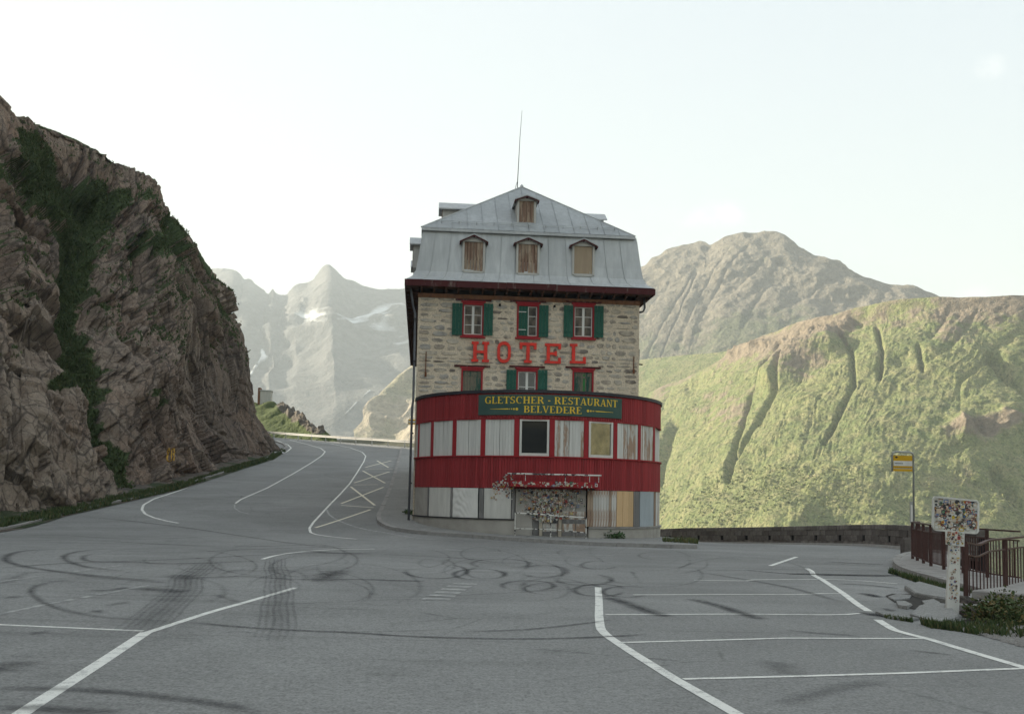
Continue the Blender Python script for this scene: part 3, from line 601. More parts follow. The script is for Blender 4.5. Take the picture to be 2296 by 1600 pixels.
# ================================================================== HILLS AND MOUNTAINS
def relief(name, tops, bots, ns, nt, mat, label, sculpt, s=0, back=60, prof=None):
    A = np.array([at(*p) for p in tops]); B = np.array([at(*p) for p in bots])
    us = np.linspace(0, len(tops)-1, ns); A = lerp(A, ns) if False else crv(A, us); B = crv(B, us)
    t = np.linspace(0, 1, nt)[None, :, None]; tt = t if prof is None else prof(t)
    P = B[:, None]*(1-t)+A[:, None]*t
    P[..., 2] = (B[:, None, 2]*(1-tt[..., 0])+A[:, None, 2]*tt[..., 0])
    T = np.broadcast_to(t[..., 0], P.shape[:2]).copy(); u, v = project(P)
    D, attrs, N = sculpt(P, T, u, v)
    Q = P+N*D[..., None]
    dirn = A-np.array([0, 0, CAMH]); dirn[:, 2] = 0; dirn /= np.linalg.norm(dirn, axis=1, keepdims=True)
    bk = np.stack([Q[:, -1]+dirn*back*k+np.array([0, 0, -1.])*back*k*k*.7 for k in (.05, .2, .5, 1., 1.8, 3.)], 1)
    Q = np.concatenate([Q, bk], 1); attrs = {k: np.concatenate([a, np.repeat(a[:, -1:], 6, 1)], 1) for k, a in attrs.items()}
    return struct(grid(name, Q, mat, attrs=attrs), label), Q, attrs
def up_n(P):
    n = normals(P); return np.where(n[..., 2:] < 0, -n, n)
def hill_sculpt(P, T, u, v):
    N = up_n(P); D = 5.5*fbm(P*.011, 4, 201)+1.0*fbm(P*.07, 4, 211)
    sx = np.arange(P.shape[0])[:, None]/P.shape[0]*np.ones_like(T)
    wv = sx*26+1.6*fbm(P*.010, 3, 221)+T*(-1.2)
    g = 1-np.abs(vnoise(np.stack([wv, T*1.6, T*0], -1), 231)); g2 = 1-np.abs(vnoise(np.stack([wv*2.7, T*3, T*0+5], -1), 241))
    env = sm(.0, .2, T)*sm(1.0, .9, T)
    D = D-.30*(4.2*np.clip((g-.60)/.40, 0, 1)**1.6*env-1.*np.clip((g2-.6)/.4, 0, 1)*env)*(.5+.8*vnoise(P*.014, 245))
    for line, w, dp in (([(1771, 790), (1760, 840), (1749, 881), (1717, 936), (1680, 1005), (1653, 1054), (1640, 1090)], 5., 3.6), ([(1745, 765), (1715, 820), (1692, 880), (1676, 940), (1660, 1010), (1644, 1073)], 5., 4.0),
                        ([(1880, 740), (1910, 790), (1914, 860), (1880, 930), (1850, 1000)], 5, 3), ([(1960, 720), (1976, 780), (1970, 840)], 5, 3.5), ([(2060, 770), (2070, 815)], 5, 3), ([(1520, 960), (1490, 1040), (1480, 1100)], 10, 5), ([(2230, 790), (2270, 830), (2310, 870)], 12, 6), ([(2240, 1060), (2280, 1110), (2320, 1160)], 14, 5)):
        d = segdist(u, v, line); D = D-dp*np.exp(-(d/w)**2)*sm(1., .93, T)
    D = D+2.0*np.exp(-(segdist(u, v, [(1860, 770), (1790, 800), (1740, 860)])/26)**2)*4
    bush = sm(.42, .1, T)*np.clip(vnoise(P*.16, 251)-.05, 0, 1)*.9+np.clip(vnoise(P*.35, 252)-.2, 0, 1)*.5
    qs = np.stack([sx*150+2.2*fbm(P*.03, 3, 263)-T*10, T*16, T*0], -1); rib = 1-np.abs(vnoise(qs, 265)); rib2 = 1-np.abs(vnoise(qs*2.3+9, 267)); D = D+bush+.34*(rib-.5)*sm(.05, .3, T)+.24*(rib2-.5)+.22*vnoise(P*.42, 268)+.12*vnoise(P*.9, 269)
    D = D*sm(1.0, .95, T)+.5*fbm(P*.09, 3, 261)
    crag = np.exp(-((u-2200)/75)**2-((v-955)/28)**2)+.7*np.exp(-((u-2290)/50)**2-((v-940)/20)**2)+np.exp(-(segdist(u, v, [(1640, 790), (1720, 770), (1850, 740), (1900, 715)])/10)**2)*.7
    D = D+crag*4.5*ridged(P*.06, 3, 271)
    bare = .60*np.exp(-((u-1800)/120)**2-((v-815)/75)**2)+.5*np.exp(-((u-1640)/70)**2-((v-910)/60)**2)+.42*sm(.78, .97, T)+.28*sm(1950, 2250, u)*sm(.55, .95, T)+.8*crag
    bare = bare+.25*fbm(P*.03, 3, 281)
    return D, {'bare': np.clip(bare, 0, 1), 'snow': T*0}, N
HILL, HQ, HA = relief('hill', [(1330, 1000, 680), (1380, 940, 650), (1457, 881, 620), (1530, 848, 600), (1589, 822, 580), (1650, 781, 560), (1717, 751, 540), (1790, 722, 515), (1849, 709, 500), (1935, 688, 487), (2022, 671, 475), (2150, 666, 464), (2296, 662, 460), (2700, 640, 475), (3300, 600, 500)],
    [(1250, 1330, 430), (1290, 1330, 420), (1340, 1330, 400), (1380, 1330, 390), (1430, 1330, 380), (1480, 1330, 365), (1540, 1330, 350), (1610, 1330, 340), (1690, 1330, 330), (1800, 1330, 325), (1920, 1330, 320), (2090, 1330, 318), (2280, 1330, 322), (2720, 1330, 345), (3350, 1330, 370)],
    860, 520, M_HILL, 'sunlit green hillside with gullies across the valley on the right', hill_sculpt, back=90)
def mead_sculpt(P, T, u, v):
    return 2*fbm(P*.03, 3, 301)*sm(1, .8, T), {'bare': .25+T*0, 'snow': T*0}, up_n(P)
relief('meadow_ridge', [(1280, 830, 760), (1380, 815, 740), (1440, 806, 730), (1530, 796, 710), (1620, 788, 690), (1700, 768, 670), (1800, 740, 660)], [(1280, 960, 690), (1380, 960, 680), (1440, 960, 670), (1530, 960, 650), (1620, 960, 640), (1700, 960, 630), (1800, 960, 620)], 160, 60, M_HILL, 'pale grassy ridge behind the green hillside', mead_sculpt, back=40)
def mid_sculpt(P, T, u, v):
    N = up_n(P); D = 5.5*fbm(P*.007, 3, 401)+3.6*ridged(P*.02, 4, 411)*sm(.45, .95, T)+1.7*fbm(P*.05, 4, 421)+.6*vnoise(P*.17, 423)+3.*ridged(P*.045, 3, 427)*sm(.72, .95, T)
    sx = np.arange(P.shape[0])[:, None]/P.shape[0]*np.ones_like(T); wv = sx*30+fbm(P*.006, 2, 425)
    D = D-2.6*np.clip((1-np.abs(vnoise(np.stack([wv-T*6, T*2., T*0], -1), 431))-.5)/.5, 0, 1)**1.5*sm(.1, .6, T)*(.6+.6*vnoise(P*.01, 433))
    D = D*sm(1.0, .8, T)+2.6*ridged(P*.03, 3, 441)*sm(.85, 1, T)
    return D, {'bare': np.clip(.25+.5*T+.3*fbm(P*.01, 3, 451), 0, 1), 'snow': T*0}, N
relief('mountain', [(1200, 730, 1020), (1300, 690, 1010), (1380, 640, 1000), (1432, 600, 1000), (1500, 562, 1000), (1545, 548, 1000), (1572, 540, 1000), (1594, 555, 985), (1640, 531, 975), (1700, 527, 970), (1748, 528, 960), (1790, 556, 940), (1835, 575, 925), (1880, 590, 915), (1930, 614, 900), (1985, 630, 890), (2040, 638, 880), (2088, 656, 880), (2150, 700, 880), (2300, 760, 880)],
    [(1150, 1030, 740), (1250, 1030, 740), (1330, 1030, 735), (1380, 1030, 730), (1430, 1030, 730), (1470, 1030, 725), (1500, 1030, 720), (1530, 1030, 715), (1570, 1030, 710), (1620, 1030, 705), (1680, 1030, 700), (1740, 1030, 690), (1800, 1030, 680), (1860, 1030, 675), (1920, 1000, 670), (1985, 1000, 670), (2040, 1000, 665), (2100, 1000, 660), (2170, 1000, 660), (2330, 1000, 660)],
    760, 420, M_MID, 'sunlit brown mountain with scree slopes behind the green hill', mid_sculpt, back=120)
def far_sculpt(P, T, u, v):
    N = up_n(P); D = 22*fbm(P*.005, 4, 501)+16*ridged(P*.008, 4, 511)*sm(.3, .9, T)
    D = D*sm(1.0, .70, T)+3*ridged(P*.02, 3, 521)*sm(.85, 1, T)
    sn = .0*T
    for line, w in (([(690, 705), (740, 696), (790, 702), (850, 700), (905, 690)], 9), ([(700, 725), (770, 720), (830, 715), (905, 712)], 7), ([(800, 750), (850, 738), (905, 728), (950, 725)], 16), ([(860, 775), (905, 760), (950, 755)], 14), ([(595, 764), (588, 780), (590, 792), (576, 808), (566, 830)], 4), ([(560, 735), (580, 742)], 3), ([(830, 870), (800, 895), (780, 915), (740, 940)], 1.3)):
        sn = np.maximum(sn, np.exp(-(segdist(u, v, line)/w)**2)*(.62 if w > 6 else 1.1))
    sn = np.maximum(sn, .62*np.exp(-(segdist(u, v, [(690, 712), (780, 712), (860, 722), (920, 735)])/24)**2)*(.6+.8*ridged(np.stack([u*.012, v*.05, v*0], -1), 3, 541)))
    sn = np.clip(sn*(.70+.75*fbm(np.stack([u*.02, v*.08, v*0], -1), 3, 531)), 0, 1)
    return D*(1-.6*np.clip(sn, 0, 1)), {'bare': np.clip(.5+.3*T, 0, 1), 'snow': sn}, N
relief('mountain', [(200, 560, 1900), (330, 590, 1850), (430, 600, 1800), (480, 604, 1780), (505, 604, 1760), (528, 607, 1750), (545, 624, 1740), (562, 630, 1720), (590, 655, 1700), (604, 661, 1690), (612, 647, 1690), (621, 657, 1690), (640, 661, 1690), (662, 645, 1680), (692, 634, 1680), (708, 624, 1670), (722, 605, 1670), (738, 596, 1660), (754, 608, 1660), (776, 628, 1650), (800, 636, 1650), (835, 646, 1640), (870, 651, 1640), (910, 650, 1640), (1000, 660, 1640), (1150, 700, 1640)],
    [(150, 1090, 1000)]+[(x, 1090, 1000) for x in np.linspace(300, 560, 8)]+[(x, 1090, 1000) for x in np.linspace(565, 950, 17)],
    520, 240, M_FAR, 'hazy grey mountain range with glacier snow behind the road', far_sculpt, back=200)
def spur_sculpt(P, T, u, v):
    N = up_n(P); D = 7*fbm(P*.012, 4, 601)+5*ridged(P*.025, 3, 611)
    return D*sm(1.02, .9, T), {'bare': np.clip(.55+.4*fbm(P*.02, 3, 621), 0, 1), 'snow': T*0}, N
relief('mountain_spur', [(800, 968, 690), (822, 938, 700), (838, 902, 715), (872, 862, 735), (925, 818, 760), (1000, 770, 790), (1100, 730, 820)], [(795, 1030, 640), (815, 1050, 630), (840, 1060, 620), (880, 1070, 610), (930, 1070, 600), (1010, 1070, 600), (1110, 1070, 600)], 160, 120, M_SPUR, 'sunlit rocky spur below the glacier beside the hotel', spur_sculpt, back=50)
def shrubs():                                                # low shrubs and tussocks all over the sunlit hillside
    P = HQ[:, :520]; u, v = project(P); ok = (u > 1420) & (u < 2420) & (v > 640) & (v < 1260); ii, jj = np.nonzero(ok); n = 6000
    w = np.where(jj/520. < .34, 1., .45)*np.clip(.55+vnoise(P[ii, jj]*.035, 291)*1.1, .04, 1)*(1-.75*HA['bare'][ii, jj]); k = NR.choice(len(ii), n, p=w/w.sum()); C0 = P[ii[k], jj[k]]+NR.normal(0, .5, (n, 3))*np.array([1, 1, .0]); low = (jj[k]/520. < .34)
    s = np.where(low, NR.uniform(.3, .95, n), NR.uniform(.2, .55, n)); out = []; tint = []
    for q in range(7):
        d = NR.normal(0, 1, (n, 3)); d[:, 2] = abs(d[:, 2])+.15; d /= np.linalg.norm(d, axis=1, keepdims=True); e = np.cross(d, NR.normal(0, 1, (n, 3))); e /= np.linalg.norm(e, axis=1, keepdims=True); f = np.cross(d, e); c = C0+d*s[:, None]*.38
        out.append(np.stack([c+e*s[:, None]*.5, c-e*s[:, None]*.35+f*s[:, None]*.45, c-e*s[:, None]*.35-f*s[:, None]*.45], 1)); tint.append(np.repeat(NR.uniform(0, 1, n), 3))
    tag(tris('hillside_shrubs', np.concatenate(out), M_SHRUB, attrs={'tint': np.concatenate(tint)}), 'low green shrubs and tussocks scattered over the sunlit hillside', 'shrubs', kind='stuff')
M_SHRUB = m_blades('hillside_shrub_leaves', (.14, .185, .06), (.20, .23, .085), (.28, .25, .12))
shrubs()
# ================================================================== KNOLL BEHIND THE BEND
def knoll():
    T = [(470, 905, 142), (540, 902, 140), (590, 903, 139), (635, 908, 137), (660, 922, 134), (690, 945, 129), (716, 962, 125), (750, 985, 123)]; Bq = [(440, 1010, 125), (520, 1005, 124), (570, 1000, 123), (610, 1000, 122), (650, 1000, 121), (690, 1000, 120), (720, 1000, 119), (760, 1000, 118)]
    def sc(P, T_, u, v):
        rocky = sm(28, 8, segdist(u, v, [(640, 908), (668, 930), (716, 962)]))
        return .35*fbm(P*.5, 4, 701)+rocky*.5*ridged(P*.9, 3, 711), {'grass': np.clip(1-rocky*1.1+.3*fbm(P*.6, 3, 721), 0, 1), 'dark_tone': T_*0, 'crack': T_*0}, up_n(P)
    relief('knoll', T, Bq, 160, 60, M_KNOLL, 'grassy knoll with rocky edge above the crash barrier', sc, back=8)
M_KNOLL = m_rock('knoll_ground', (.12, .11, .095), (.26, .24, .20), (.20, .16, .12), (.075, .105, .034), (.11, .135, .045))
knoll()
# ================================================================== HOTEL MATERIALS
def m_stone(name, attr=None):
    t = MT(name); r = t.rnd() if attr is None else t.attr(attr); n = t.noise(5, 6, None, .65); p = t.noise(1.3, 5, None, .6)
    col = t.ramp(r, [(0., (.26, .24, .205)), (.25, (.38, .325, .26)), (.5, (.46, .42, .355)), (.72, (.34, .325, .30)), (.84, (.50, .455, .385)), (.86, (.15, .13, .11)), (1., (.21, .18, .15))])
    col = t.mix(t.ramp(n, [(.35, .55), (.55, 0.)]), col, (.14, .125, .11))
    col = t.mix(t.ramp(p, [(.47, 0.), (.62, .8)]), col, (.58, .505, .395))            # mortar smeared over the face
    t.set('Base Color', col).set('Roughness', .92); t.bump(n, .6, .03); return t.m
M_STONE = m_stone('wall_stone'); M_CHIP = m_stone('wall_stone_chips', 'tint')
def m_mortar():
    t = MT('lime_mortar'); n = t.noise(2.2, 6, None, .6); f = t.noise(14, 5)
    col = t.mix(t.ramp(n, [(.35, 0.), (.65, 1.)]), (.56, .47, .355), (.68, .585, .455)); col = t.mix(t.ramp(f, [(.36, .6), (.5, 0.)]), col, (.26, .23, .19))
    rs = t.noise(.8, 5, t.pos((3, 3, .5))); col = t.mix(t.ramp(rs, [(.62, 0.), (.75, .35)]), col, (.36, .22, .13))
    t.set('Base Color', col).set('Roughness', .95); t.bump(f, .6, .03); return t.m
M_MORTAR = m_mortar()
def m_wood(name, c, worn, amt=.3, streak=14, rnd=.25, rough=.75):
    t = MT(name); g = t.noise(1, 6, t.pos((streak, streak, .7)), .65); w = t.noise(1.6, 7, t.pos((3, 3, .6)), .65); r = t.rnd()
    col = t.mix(t.ramp(g, [(.3, 0.), (.7, .6)]), c, tuple(x*.62 for x in c))
    col = t.mix(t.math('MULTIPLY', r, rnd), col, tuple(x*.4 for x in c))
    lo = .68-amt*.4; col = t.mix(t.ramp(w, [(lo, 0.), (lo+.10, 1.)]), col, worn)
    t.set('Base Color', col).set('Roughness', rough); t.bump(g, .3, .01); return t.m
M_RED = m_wood('red_cladding_paint', (.385, .044, .048), (.33, .13, .115), .34, 22, .6)
M_REDTRIM = m_wood('red_trim_paint', (.36, .026, .032), (.22, .06, .05), .15, 10, .15)
M_EAVE = m_wood('dark_red_fascia', (.085, .018, .018), (.20, .16, .14), .22, 6, .3)
M_RAFTER = m_wood('brown_rafter', (.12, .06, .035), (.07, .04, .03), .3, 6, .4)
M_FRIEZE = m_wood('orange_brown_frieze', (.26, .125, .065), (.16, .08, .05), .4, 6, .2)
M_SHUTB = m_wood('pale_shutter_boards', (.74, .74, .70), (.54, .54, .51), .22, 16, .22)
M_WORNB = m_wood('peeling_boards', (.66, .65, .61), (.37, .26, .19), .58, 12, .35)
M_NEWB = m_wood('new_softwood_board', (.72, .50, .28), (.60, .40, .21), .4, 10, .3)
M_BLUEB = m_wood('pale_blue_panel', (.40, .45, .48), (.35, .40, .42), .2, 3, .1)
M_PANEL = m_wood('grey_white_panel', (.70, .69, .64), (.57, .56, .52), .3, 5, .12)
M_GREYPOST = m_wood('grey_post', (.21, .205, .20), (.27, .26, .25), .4, 5, .2)
M_OLDB = m_wood('weathered_brown_boards', (.44, .34, .25), (.22, .14, .10), .6, 14, .55)
M_PLY = m_wood('bare_plywood', (.42, .33, .23), (.35, .27, .19), .4, 4, .1)
M_GREEN = m_wood('green_shutter_paint', (.028, .115, .080), (.05, .13, .10), .2, 12, .25)
M_GREENW = m_wood('worn_green_shutter', (.030, .095, .070), (.17, .15, .11), .62, 14, .3)
M_WHITEP = m_wood('white_window_paint', (.74, .73, .68), (.60, .58, .52), .2, 4, .05)
M_DORM = m_wood('white_dormer_trim', (.58, .57, .53), (.48, .46, .42), .25, 4, .1)
M_TARP = simple('grey_white_tarp', (.76, .75, .71), (.66, .655, .62), 3, .6, .25)
M_DARK = simple('dark_interior', (.012, .012, .014), None, 2, .9)
M_CURT = simple('dim_curtain', (.20, .17, .13), (.10, .085, .07), 5, .9, 0, 4, (1, 1, .3))
def m_zinc(name, c, d):
    t = MT(name); s = t.noise(1, 7, t.pos((4.5, 4.5, .45)), .65); b = t.noise(.5, 4); r = t.rnd(); sp_ = t.noise(9, 4)
    col = t.mix(t.ramp(s, [(.36, 0.), (.64, 1.)]), d, c); col = t.mix(t.ramp(b, [(.4, .4), (.6, 0.)]), col, tuple(x*.78 for x in d))
    dr = t.noise(1, 5, t.pos((9, 9, .5)), .6); col = t.mix(t.ramp(dr, [(.62, 0.), (.78, .28)]), col, (.24, .21, .18))
    col = t.mix(t.math('MULTIPLY', r, .22), col, tuple(x*.6 for x in d)); col = t.mix(t.ramp(sp_, [(.58, 0.), (.72, .25)]), col, (.55, .56, .55))
    t.set('Base Color', col).set('Roughness', .52).set('Metallic', .1); t.bump(t.noise(2.2, 3), .25, .03); return t.m
M_ZINC = m_zinc('zinc_roof_sheet', (.58, .60, .60), (.46, .48, .485)); M_ZINCUP = m_zinc('upper_zinc_sheet', (.42, .445, .45), (.33, .35, .355))
M_BEIGE = m_wood('beige_door_post', (.50, .45, .36), (.36, .30, .24), .4, 5, .1)
M_IRON = simple('dark_iron', (.028, .028, .032), (.05, .045, .042), 8, .6, .1, 4)
M_GUTTER = simple('dark_gutter', (.030, .030, .038), (.05, .05, .055), 4, .5)
M_PIPE = simple('grey_downpipe', (.14, .15, .16), (.10, .10, .11), 3, .5)
M_RUST = simple('rusty_iron', (.20, .075, .03), (.10, .045, .025), 9, .9, .2)
M_LETTER = simple('orange_red_letter_paint', (.80, .045, .025), (.52, .035, .024), 5, .55)
M_SIGNG = simple('dark_green_sign_paint', (.040, .085, .072), (.055, .105, .088), 2.5, .55)
M_GOLD = simple('yellow_sign_paint', (.80, .56, .05), (.74, .50, .045), 6, .6)
M_PLINTH = simple('stained_plaster', (.43, .41, .37), (.31, .29, .26), 1.6, .95, .4, 7)
M_WALLC = simple('grey_wall_sheet', (.44, .42, .385), (.34, .32, .29), 2.6, .9, .3, 6)
def m_glass(name, tint=(.02, .022, .025), rough=.03):
    t = MT(name); t.set('Base Color', tint).set('Roughness', rough).set('Specular IOR Level', .9); return t.m
M_GLASS = m_glass('dark_window_glass')
_t = MT('reflective_window_film'); _q = _t.noise(2.2, 6, None, .65); _t.set('Base Color', _t.mix(_t.ramp(_q, [(.35, 0.), (.65, 1.)]), (.30, .30, .27), (.52, .50, .44))).set('Metallic', 1.).set('Roughness', .09); _t.bump(_t.noise(3.1, 3), .25, .02); M_MIRROR = _t.m
def m_col(name, rough=.5):
    t = MT(name); t.set('Base Color', t.attr('Col', 'Color')).set('Roughness', rough); return t.m
M_STICK = m_col('printed_stickers')
M_SPOT = MT('chipped_white_tube'); _n = M_SPOT.noise(7, 3, M_SPOT.pos((1, 1, 1))); M_SPOT.set('Base Color', M_SPOT.mix(M_SPOT.ramp(_n, [(.44, 0.), (.50, 1.)]), (.06, .055, .055), (.66, .65, .60))); M_SPOT = M_SPOT.m
# ================================================================== HOTEL
AX = .0907
HO = np.array([.75, 44.45, 0.])
E1 = np.array([math.cos(AX), math.sin(AX), 0]); E2 = np.array([-math.sin(AX), math.cos(AX), 0])
HOTEL = empty('hotel', tuple(HO), 'tall narrow stone hotel with zinc mansard roof and rounded red timber front', 'hotel', AX)
def fl(px, py, ly=0.):                                       # local (x, z) on the plane y = ly of the facade
    d = pxdir(px, py); o = np.array([0, 0, CAMH])-HO; t = (ly-o@E2)/(d@E2); p = o+d*t; return p@E1, p[2]
def Z2(zx, zy, ly=0.): return fl(897+.2685*zx, 616.6+.2685*zy, ly)
def Z1(zx, zy, ly=0.): return fl(897+.2685*zx, 392.4+.2685*zy, ly)
def ground_local(x, y): w = HO+E1*x+E2*y; return float(gz(w[0], w[1]))
XL, XR = Z2(142, 600)[0], Z2(1996, 600)[0]; ZT = Z2(1000, 185)[1]; DEPTH = 27.
# ---- stone front wall with openings
def rect(a, b, c, d): x0, z1 = Z2(a, c); x1, z0 = Z2(b, d); return [x0, x1, z0, z1]
WIN = {'A': rect(522, 697, 228, 515), 'B': rect(978, 1156, 238, 526), 'C': rect(1444, 1618, 245, 532)}
ZB = 5.96
WD, WE, WF = rect(512, 688, 778, 970), rect(972, 1146, 783, 970), rect(1440, 1614, 790, 970)
for r in (WD, WE, WF): r[2] = ZB
HOLES = list(WIN.values())+[WD, WE, WF]
def wall_front():
    b = MB(); xs = sorted({XL, XR, *[v for h in HOLES for v in h[:2]]}); zs = sorted({-1.2, ZT, *[v for h in HOLES for v in h[2:]]})
    for i in range(len(xs)-1):
        for j in range(len(zs)-1):
            cx, cz = .5*(xs[i]+xs[i+1]), .5*(zs[j]+zs[j+1])
            if any(h[0] < cx < h[1] and h[2] < cz < h[3] for h in HOLES): continue
            b.add([(xs[i], 0, zs[j]), (xs[i+1], 0, zs[j]), (xs[i+1], 0, zs[j+1]), (xs[i], 0, zs[j+1])], [(0, 1, 2, 3)])
    for x0, x1, z0, z1 in HOLES:                             # reveals
        for q in (((x0, z0), (x0, z1)), ((x0, z1), (x1, z1)), ((x1, z1), (x1, z0)), ((x1, z0), (x0, z0))):
            (a, c), (e, f) = q; b.add([(a, 0, c), (e, 0, f), (e, .28, f), (a, .28, c)], [(0, 1, 2, 3)])
    b.add([(XL, 0, -1.2), (XL, DEPTH, -1.2), (XL, DEPTH, ZT), (XL, 0, ZT)], [(3, 2, 1, 0)]); b.add([(XR, 0, -1.2), (XR, DEPTH, -1.2), (XR, DEPTH, ZT), (XR, 0, ZT)], [(0, 1, 2, 3)])
    b.add([(XL, DEPTH, -1.2), (XR, DEPTH, -1.2), (XR, DEPTH, ZT), (XL, DEPTH, ZT)], [(3, 2, 1, 0)])
    b.b6(XL+.05, XR-.05, .34, .40, 4.5, ZT)
    return b.build('wall', M_MORTAR, HOTEL)
WALL = wall_front()
def stones():
    rng = random.Random(5); placed = []; chips = []
    keep = [(h[0]-.10, h[1]+.10, h[2]-.10, h[3]+.18) for h in HOLES]
    z = ZB-.35
    while z < ZT-.06:
        h = rng.uniform(.14, .34); x = XL+.03
        while x < XR-.1:
            edge = min(x-XL, XR-x); w = rng.uniform(.5, .95) if edge < 1.1 else rng.choice((rng.uniform(.22, .5), rng.uniform(.35, .8)))
            hh = min(h*rng.uniform(.62, .98), ZT-.03-z); x1 = min(x+w, XR-.03)
            g = rng.uniform(.02, .06)
            if x1-x > .12 and hh > .08:
                zz = z+rng.uniform(0, max(0, h-hh)); r = (x+g*.5, x1-g*.5, zz, zz+hh)
                for k in keep:
                    if r[0] < k[1] and r[1] > k[0] and r[2] < k[3] and r[3] > k[2]:
                        if r[0] < k[0]-.14: r = (r[0], k[0], r[2], r[3])
                        elif r[1] > k[1]+.14: r = (k[1], r[1], r[2], r[3])
                        else: r = None
                        break
                if r and r[1]-r[0] > .10:
                    (placed if (rng.random() < .80 or edge < 1.) else chips).append(r)
            x = x1
        z += h
    placed.sort(key=lambda r: -(r[1]-r[0])*(r[3]-r[2])); big, rest = placed[:300], placed[300:]+chips
    def shape(b, r, px=None):
        cx, cz, a, c = .5*(r[0]+r[1]), .5*(r[2]+r[3]), .5*(r[1]-r[0]), .5*(r[3]-r[2]); n = 9; ph = rng.uniform(0, 6.28); pr = rng.uniform(.012, .035)
        o, i = [], []
        for k in range(n):
            t = ph+2*math.pi*k/n; q = (abs(math.cos(t))**3.2+abs(math.sin(t))**3.2)**(-1/3.2)*rng.uniform(.74, 1.0)
            o.append((cx+a*q*math.cos(t), .012, cz+c*q*math.sin(t))); i.append((cx+(a*q-.018)*math.cos(t), -pr*rng.uniform(.7, 1.1), cz+(c*q-.016)*math.sin(t)))
        b.add(o+i, [tuple(range(n, 2*n))]+[(k, (k+1) % n, n+(k+1) % n, n+k) for k in range(n)])
    for r in big:
        b = MB(); shape(b, r); o = b.build('stone', M_STONE, WALL)
    b = MB(); tint = []
    for r in rest:
        n0 = len(b.v); rr = list(r)
        if rng.random() < .6: rr[3] = rr[2]+(rr[3]-rr[2])*rng.uniform(.3, .6)
        shape(b, rr); tint += [rng.random()]*(len(b.v)-n0)
    me = b.mesh('stone_chips', M_CHIP); t = me.attributes.new('tint', 'FLOAT', 'POINT'); t.data.foreach_set('value', tint); link('stone_chips', me, WALL, kind='stuff')
stones()
for zx, zy in ((833, 250), (1290, 263)):
    x, z = Z2(zx, zy); MB().b6(x-.05, x+.05, -.03, .01, z-.06, z+.06).build('vent_hole', M_DARK, WALL)
for zx, z0, z1 in ((218, 640, 850), (1950, 680, 825)):
    x, za = Z2(zx, z0); _, zb = Z2(zx, z1); b = MB(); b.b6(x-.02, x+.02, -.075, -.045, zb+.22, za); b.box((x, -.07, zb+.11), (.09, .05, .2)); b.build('wall_tie', M_RUST, HOTEL)
# ---- windows
def window(name, r, sill=True, leaf=None, panes=(2, 3), curtain=True):
    x0, x1, z0, z1 = r; f = .075; b = MB()
    b.b6(x0, x0+f, -.06, .12, z0, z1); b.b6(x1-f, x1, -.06, .12, z0, z1); b.b6(x0+f, x1-f, -.058, .118, z1-f*1.3, z1)
    if sill: b.b6(x0+f, x1-f, -.058, .118, z0, z0+f)
    w = b.build('window', M_REDTRIM, HOTEL)
    if sill: MB().b6(x0-.07, x1+.07, -.13, .05, z0-.075, z0-.003).build('sill', M_REDTRIM, w)
    MB().b6(x0-.32, x1+.32, -.075, .03, z1+.075, z1+.15).build('lintel', M_EAVE, w); MB().b6(x0-.06, x1+.06, -.085, .03, z1+.003, z1+.07).build('lintel', M_REDTRIM, w)
    a0, a1, c0, c1 = x0+f+.005, x1-f-.005, (z0+f+.005 if sill else z0), z1-f*1.3-.005; s = .045
    if leaf != 'closed':
        xa = a0 if leaf is None else a0+(a1-a0)*.50
        b = MB(); b.b6(xa, xa+s, .05, .10, c0, c1); b.b6(a1-s, a1, .05, .10, c0, c1); b.b6(xa+s, a1-s, .052, .098, c1-s, c1); b.b6(xa+s, a1-s, .052, .098, c0, c0+s)
        if leaf is None: m = .5*(xa+a1); b.b6(m-.055, m+.055, .04, .10, c0+s, c1-s)
        n = panes[1]
        for k in range(1, n): zz = c0+(c1-c0)*k/n; b.b6(xa+s, a1-s, .06, .09, zz-.014, zz+.014)
        b.build('casement', M_WHITEP, w)
        cols = [(xa+s, m-.055), (m+.055, a1-s)] if leaf is None else [(xa+s, a1-s)]
        for q0, q1 in cols:
            for k in range(n):
                zz0, zz1 = c0+(c1-c0)*k/n, c0+(c1-c0)*(k+1)/n; j = RND.uniform(-.004, .004)
                p = MB(); p.add([(q0-.01, .075+j, zz0), (q1+.01, .075-j, zz0), (q1+.01, .075-j*.5, zz1), (q0-.01, .075+j, zz1)], [(0, 1, 2, 3)]); p.build('pane', M_PANE if curtain else M_GLASS, w)
    return w, (a0, a1, c0, c1)
t = MT('window_glass'); n_ = t.noise(1.6, 4, t.pos((2, 1, 1)), .6); t.set('Base Color', t.mix(t.ramp(n_, [(.35, 0.), (.62, 1.)]), (.03, .026, .022), (.17, .14, .105))).set('Roughness', .25).set('Specular IOR Level', .2); M_PANE = t.m
def shutter(w, x0, x1, z0, z1, y=-.09, mat=None, hinge=None, n=3):
    mat = mat or M_GREEN; b = MB(); L = (x1-x0)/n
    for k in range(n): b.b6(x0+k*L+.004, x0+(k+1)*L-.004, y-.012, y+.012, z0, z1)
    s = b.build('shutter', mat, w); q = MB()
    for f in (.16, .84): zz = z0+(z1-z0)*f; q.b6(x0+.01, x1-.01, y-.032, y-.013, zz-.045, zz+.045)
    q.build('batten', mat, s)
    if hinge:
        h = MB()
        for f in (.20, .80): zz = z0+(z1-z0)*f; h.b6(x0-.05, x0+(x1-x0)*.8, y-.045, y-.033, zz-.018, zz+.018)
        h.build('hinge', M_WHITEP, s)
    return s
def sh(w, a, b, c, d, **k): x0, z1 = Z2(a, c); x1, z0 = Z2(b, d); return shutter(w, x0, x1, max(z0, ZB), z1, **k)
wA, rA = window('A', WIN['A']); sh(wA, 437, 517, 235, 503); sh(wA, 699, 772, 240, 507)
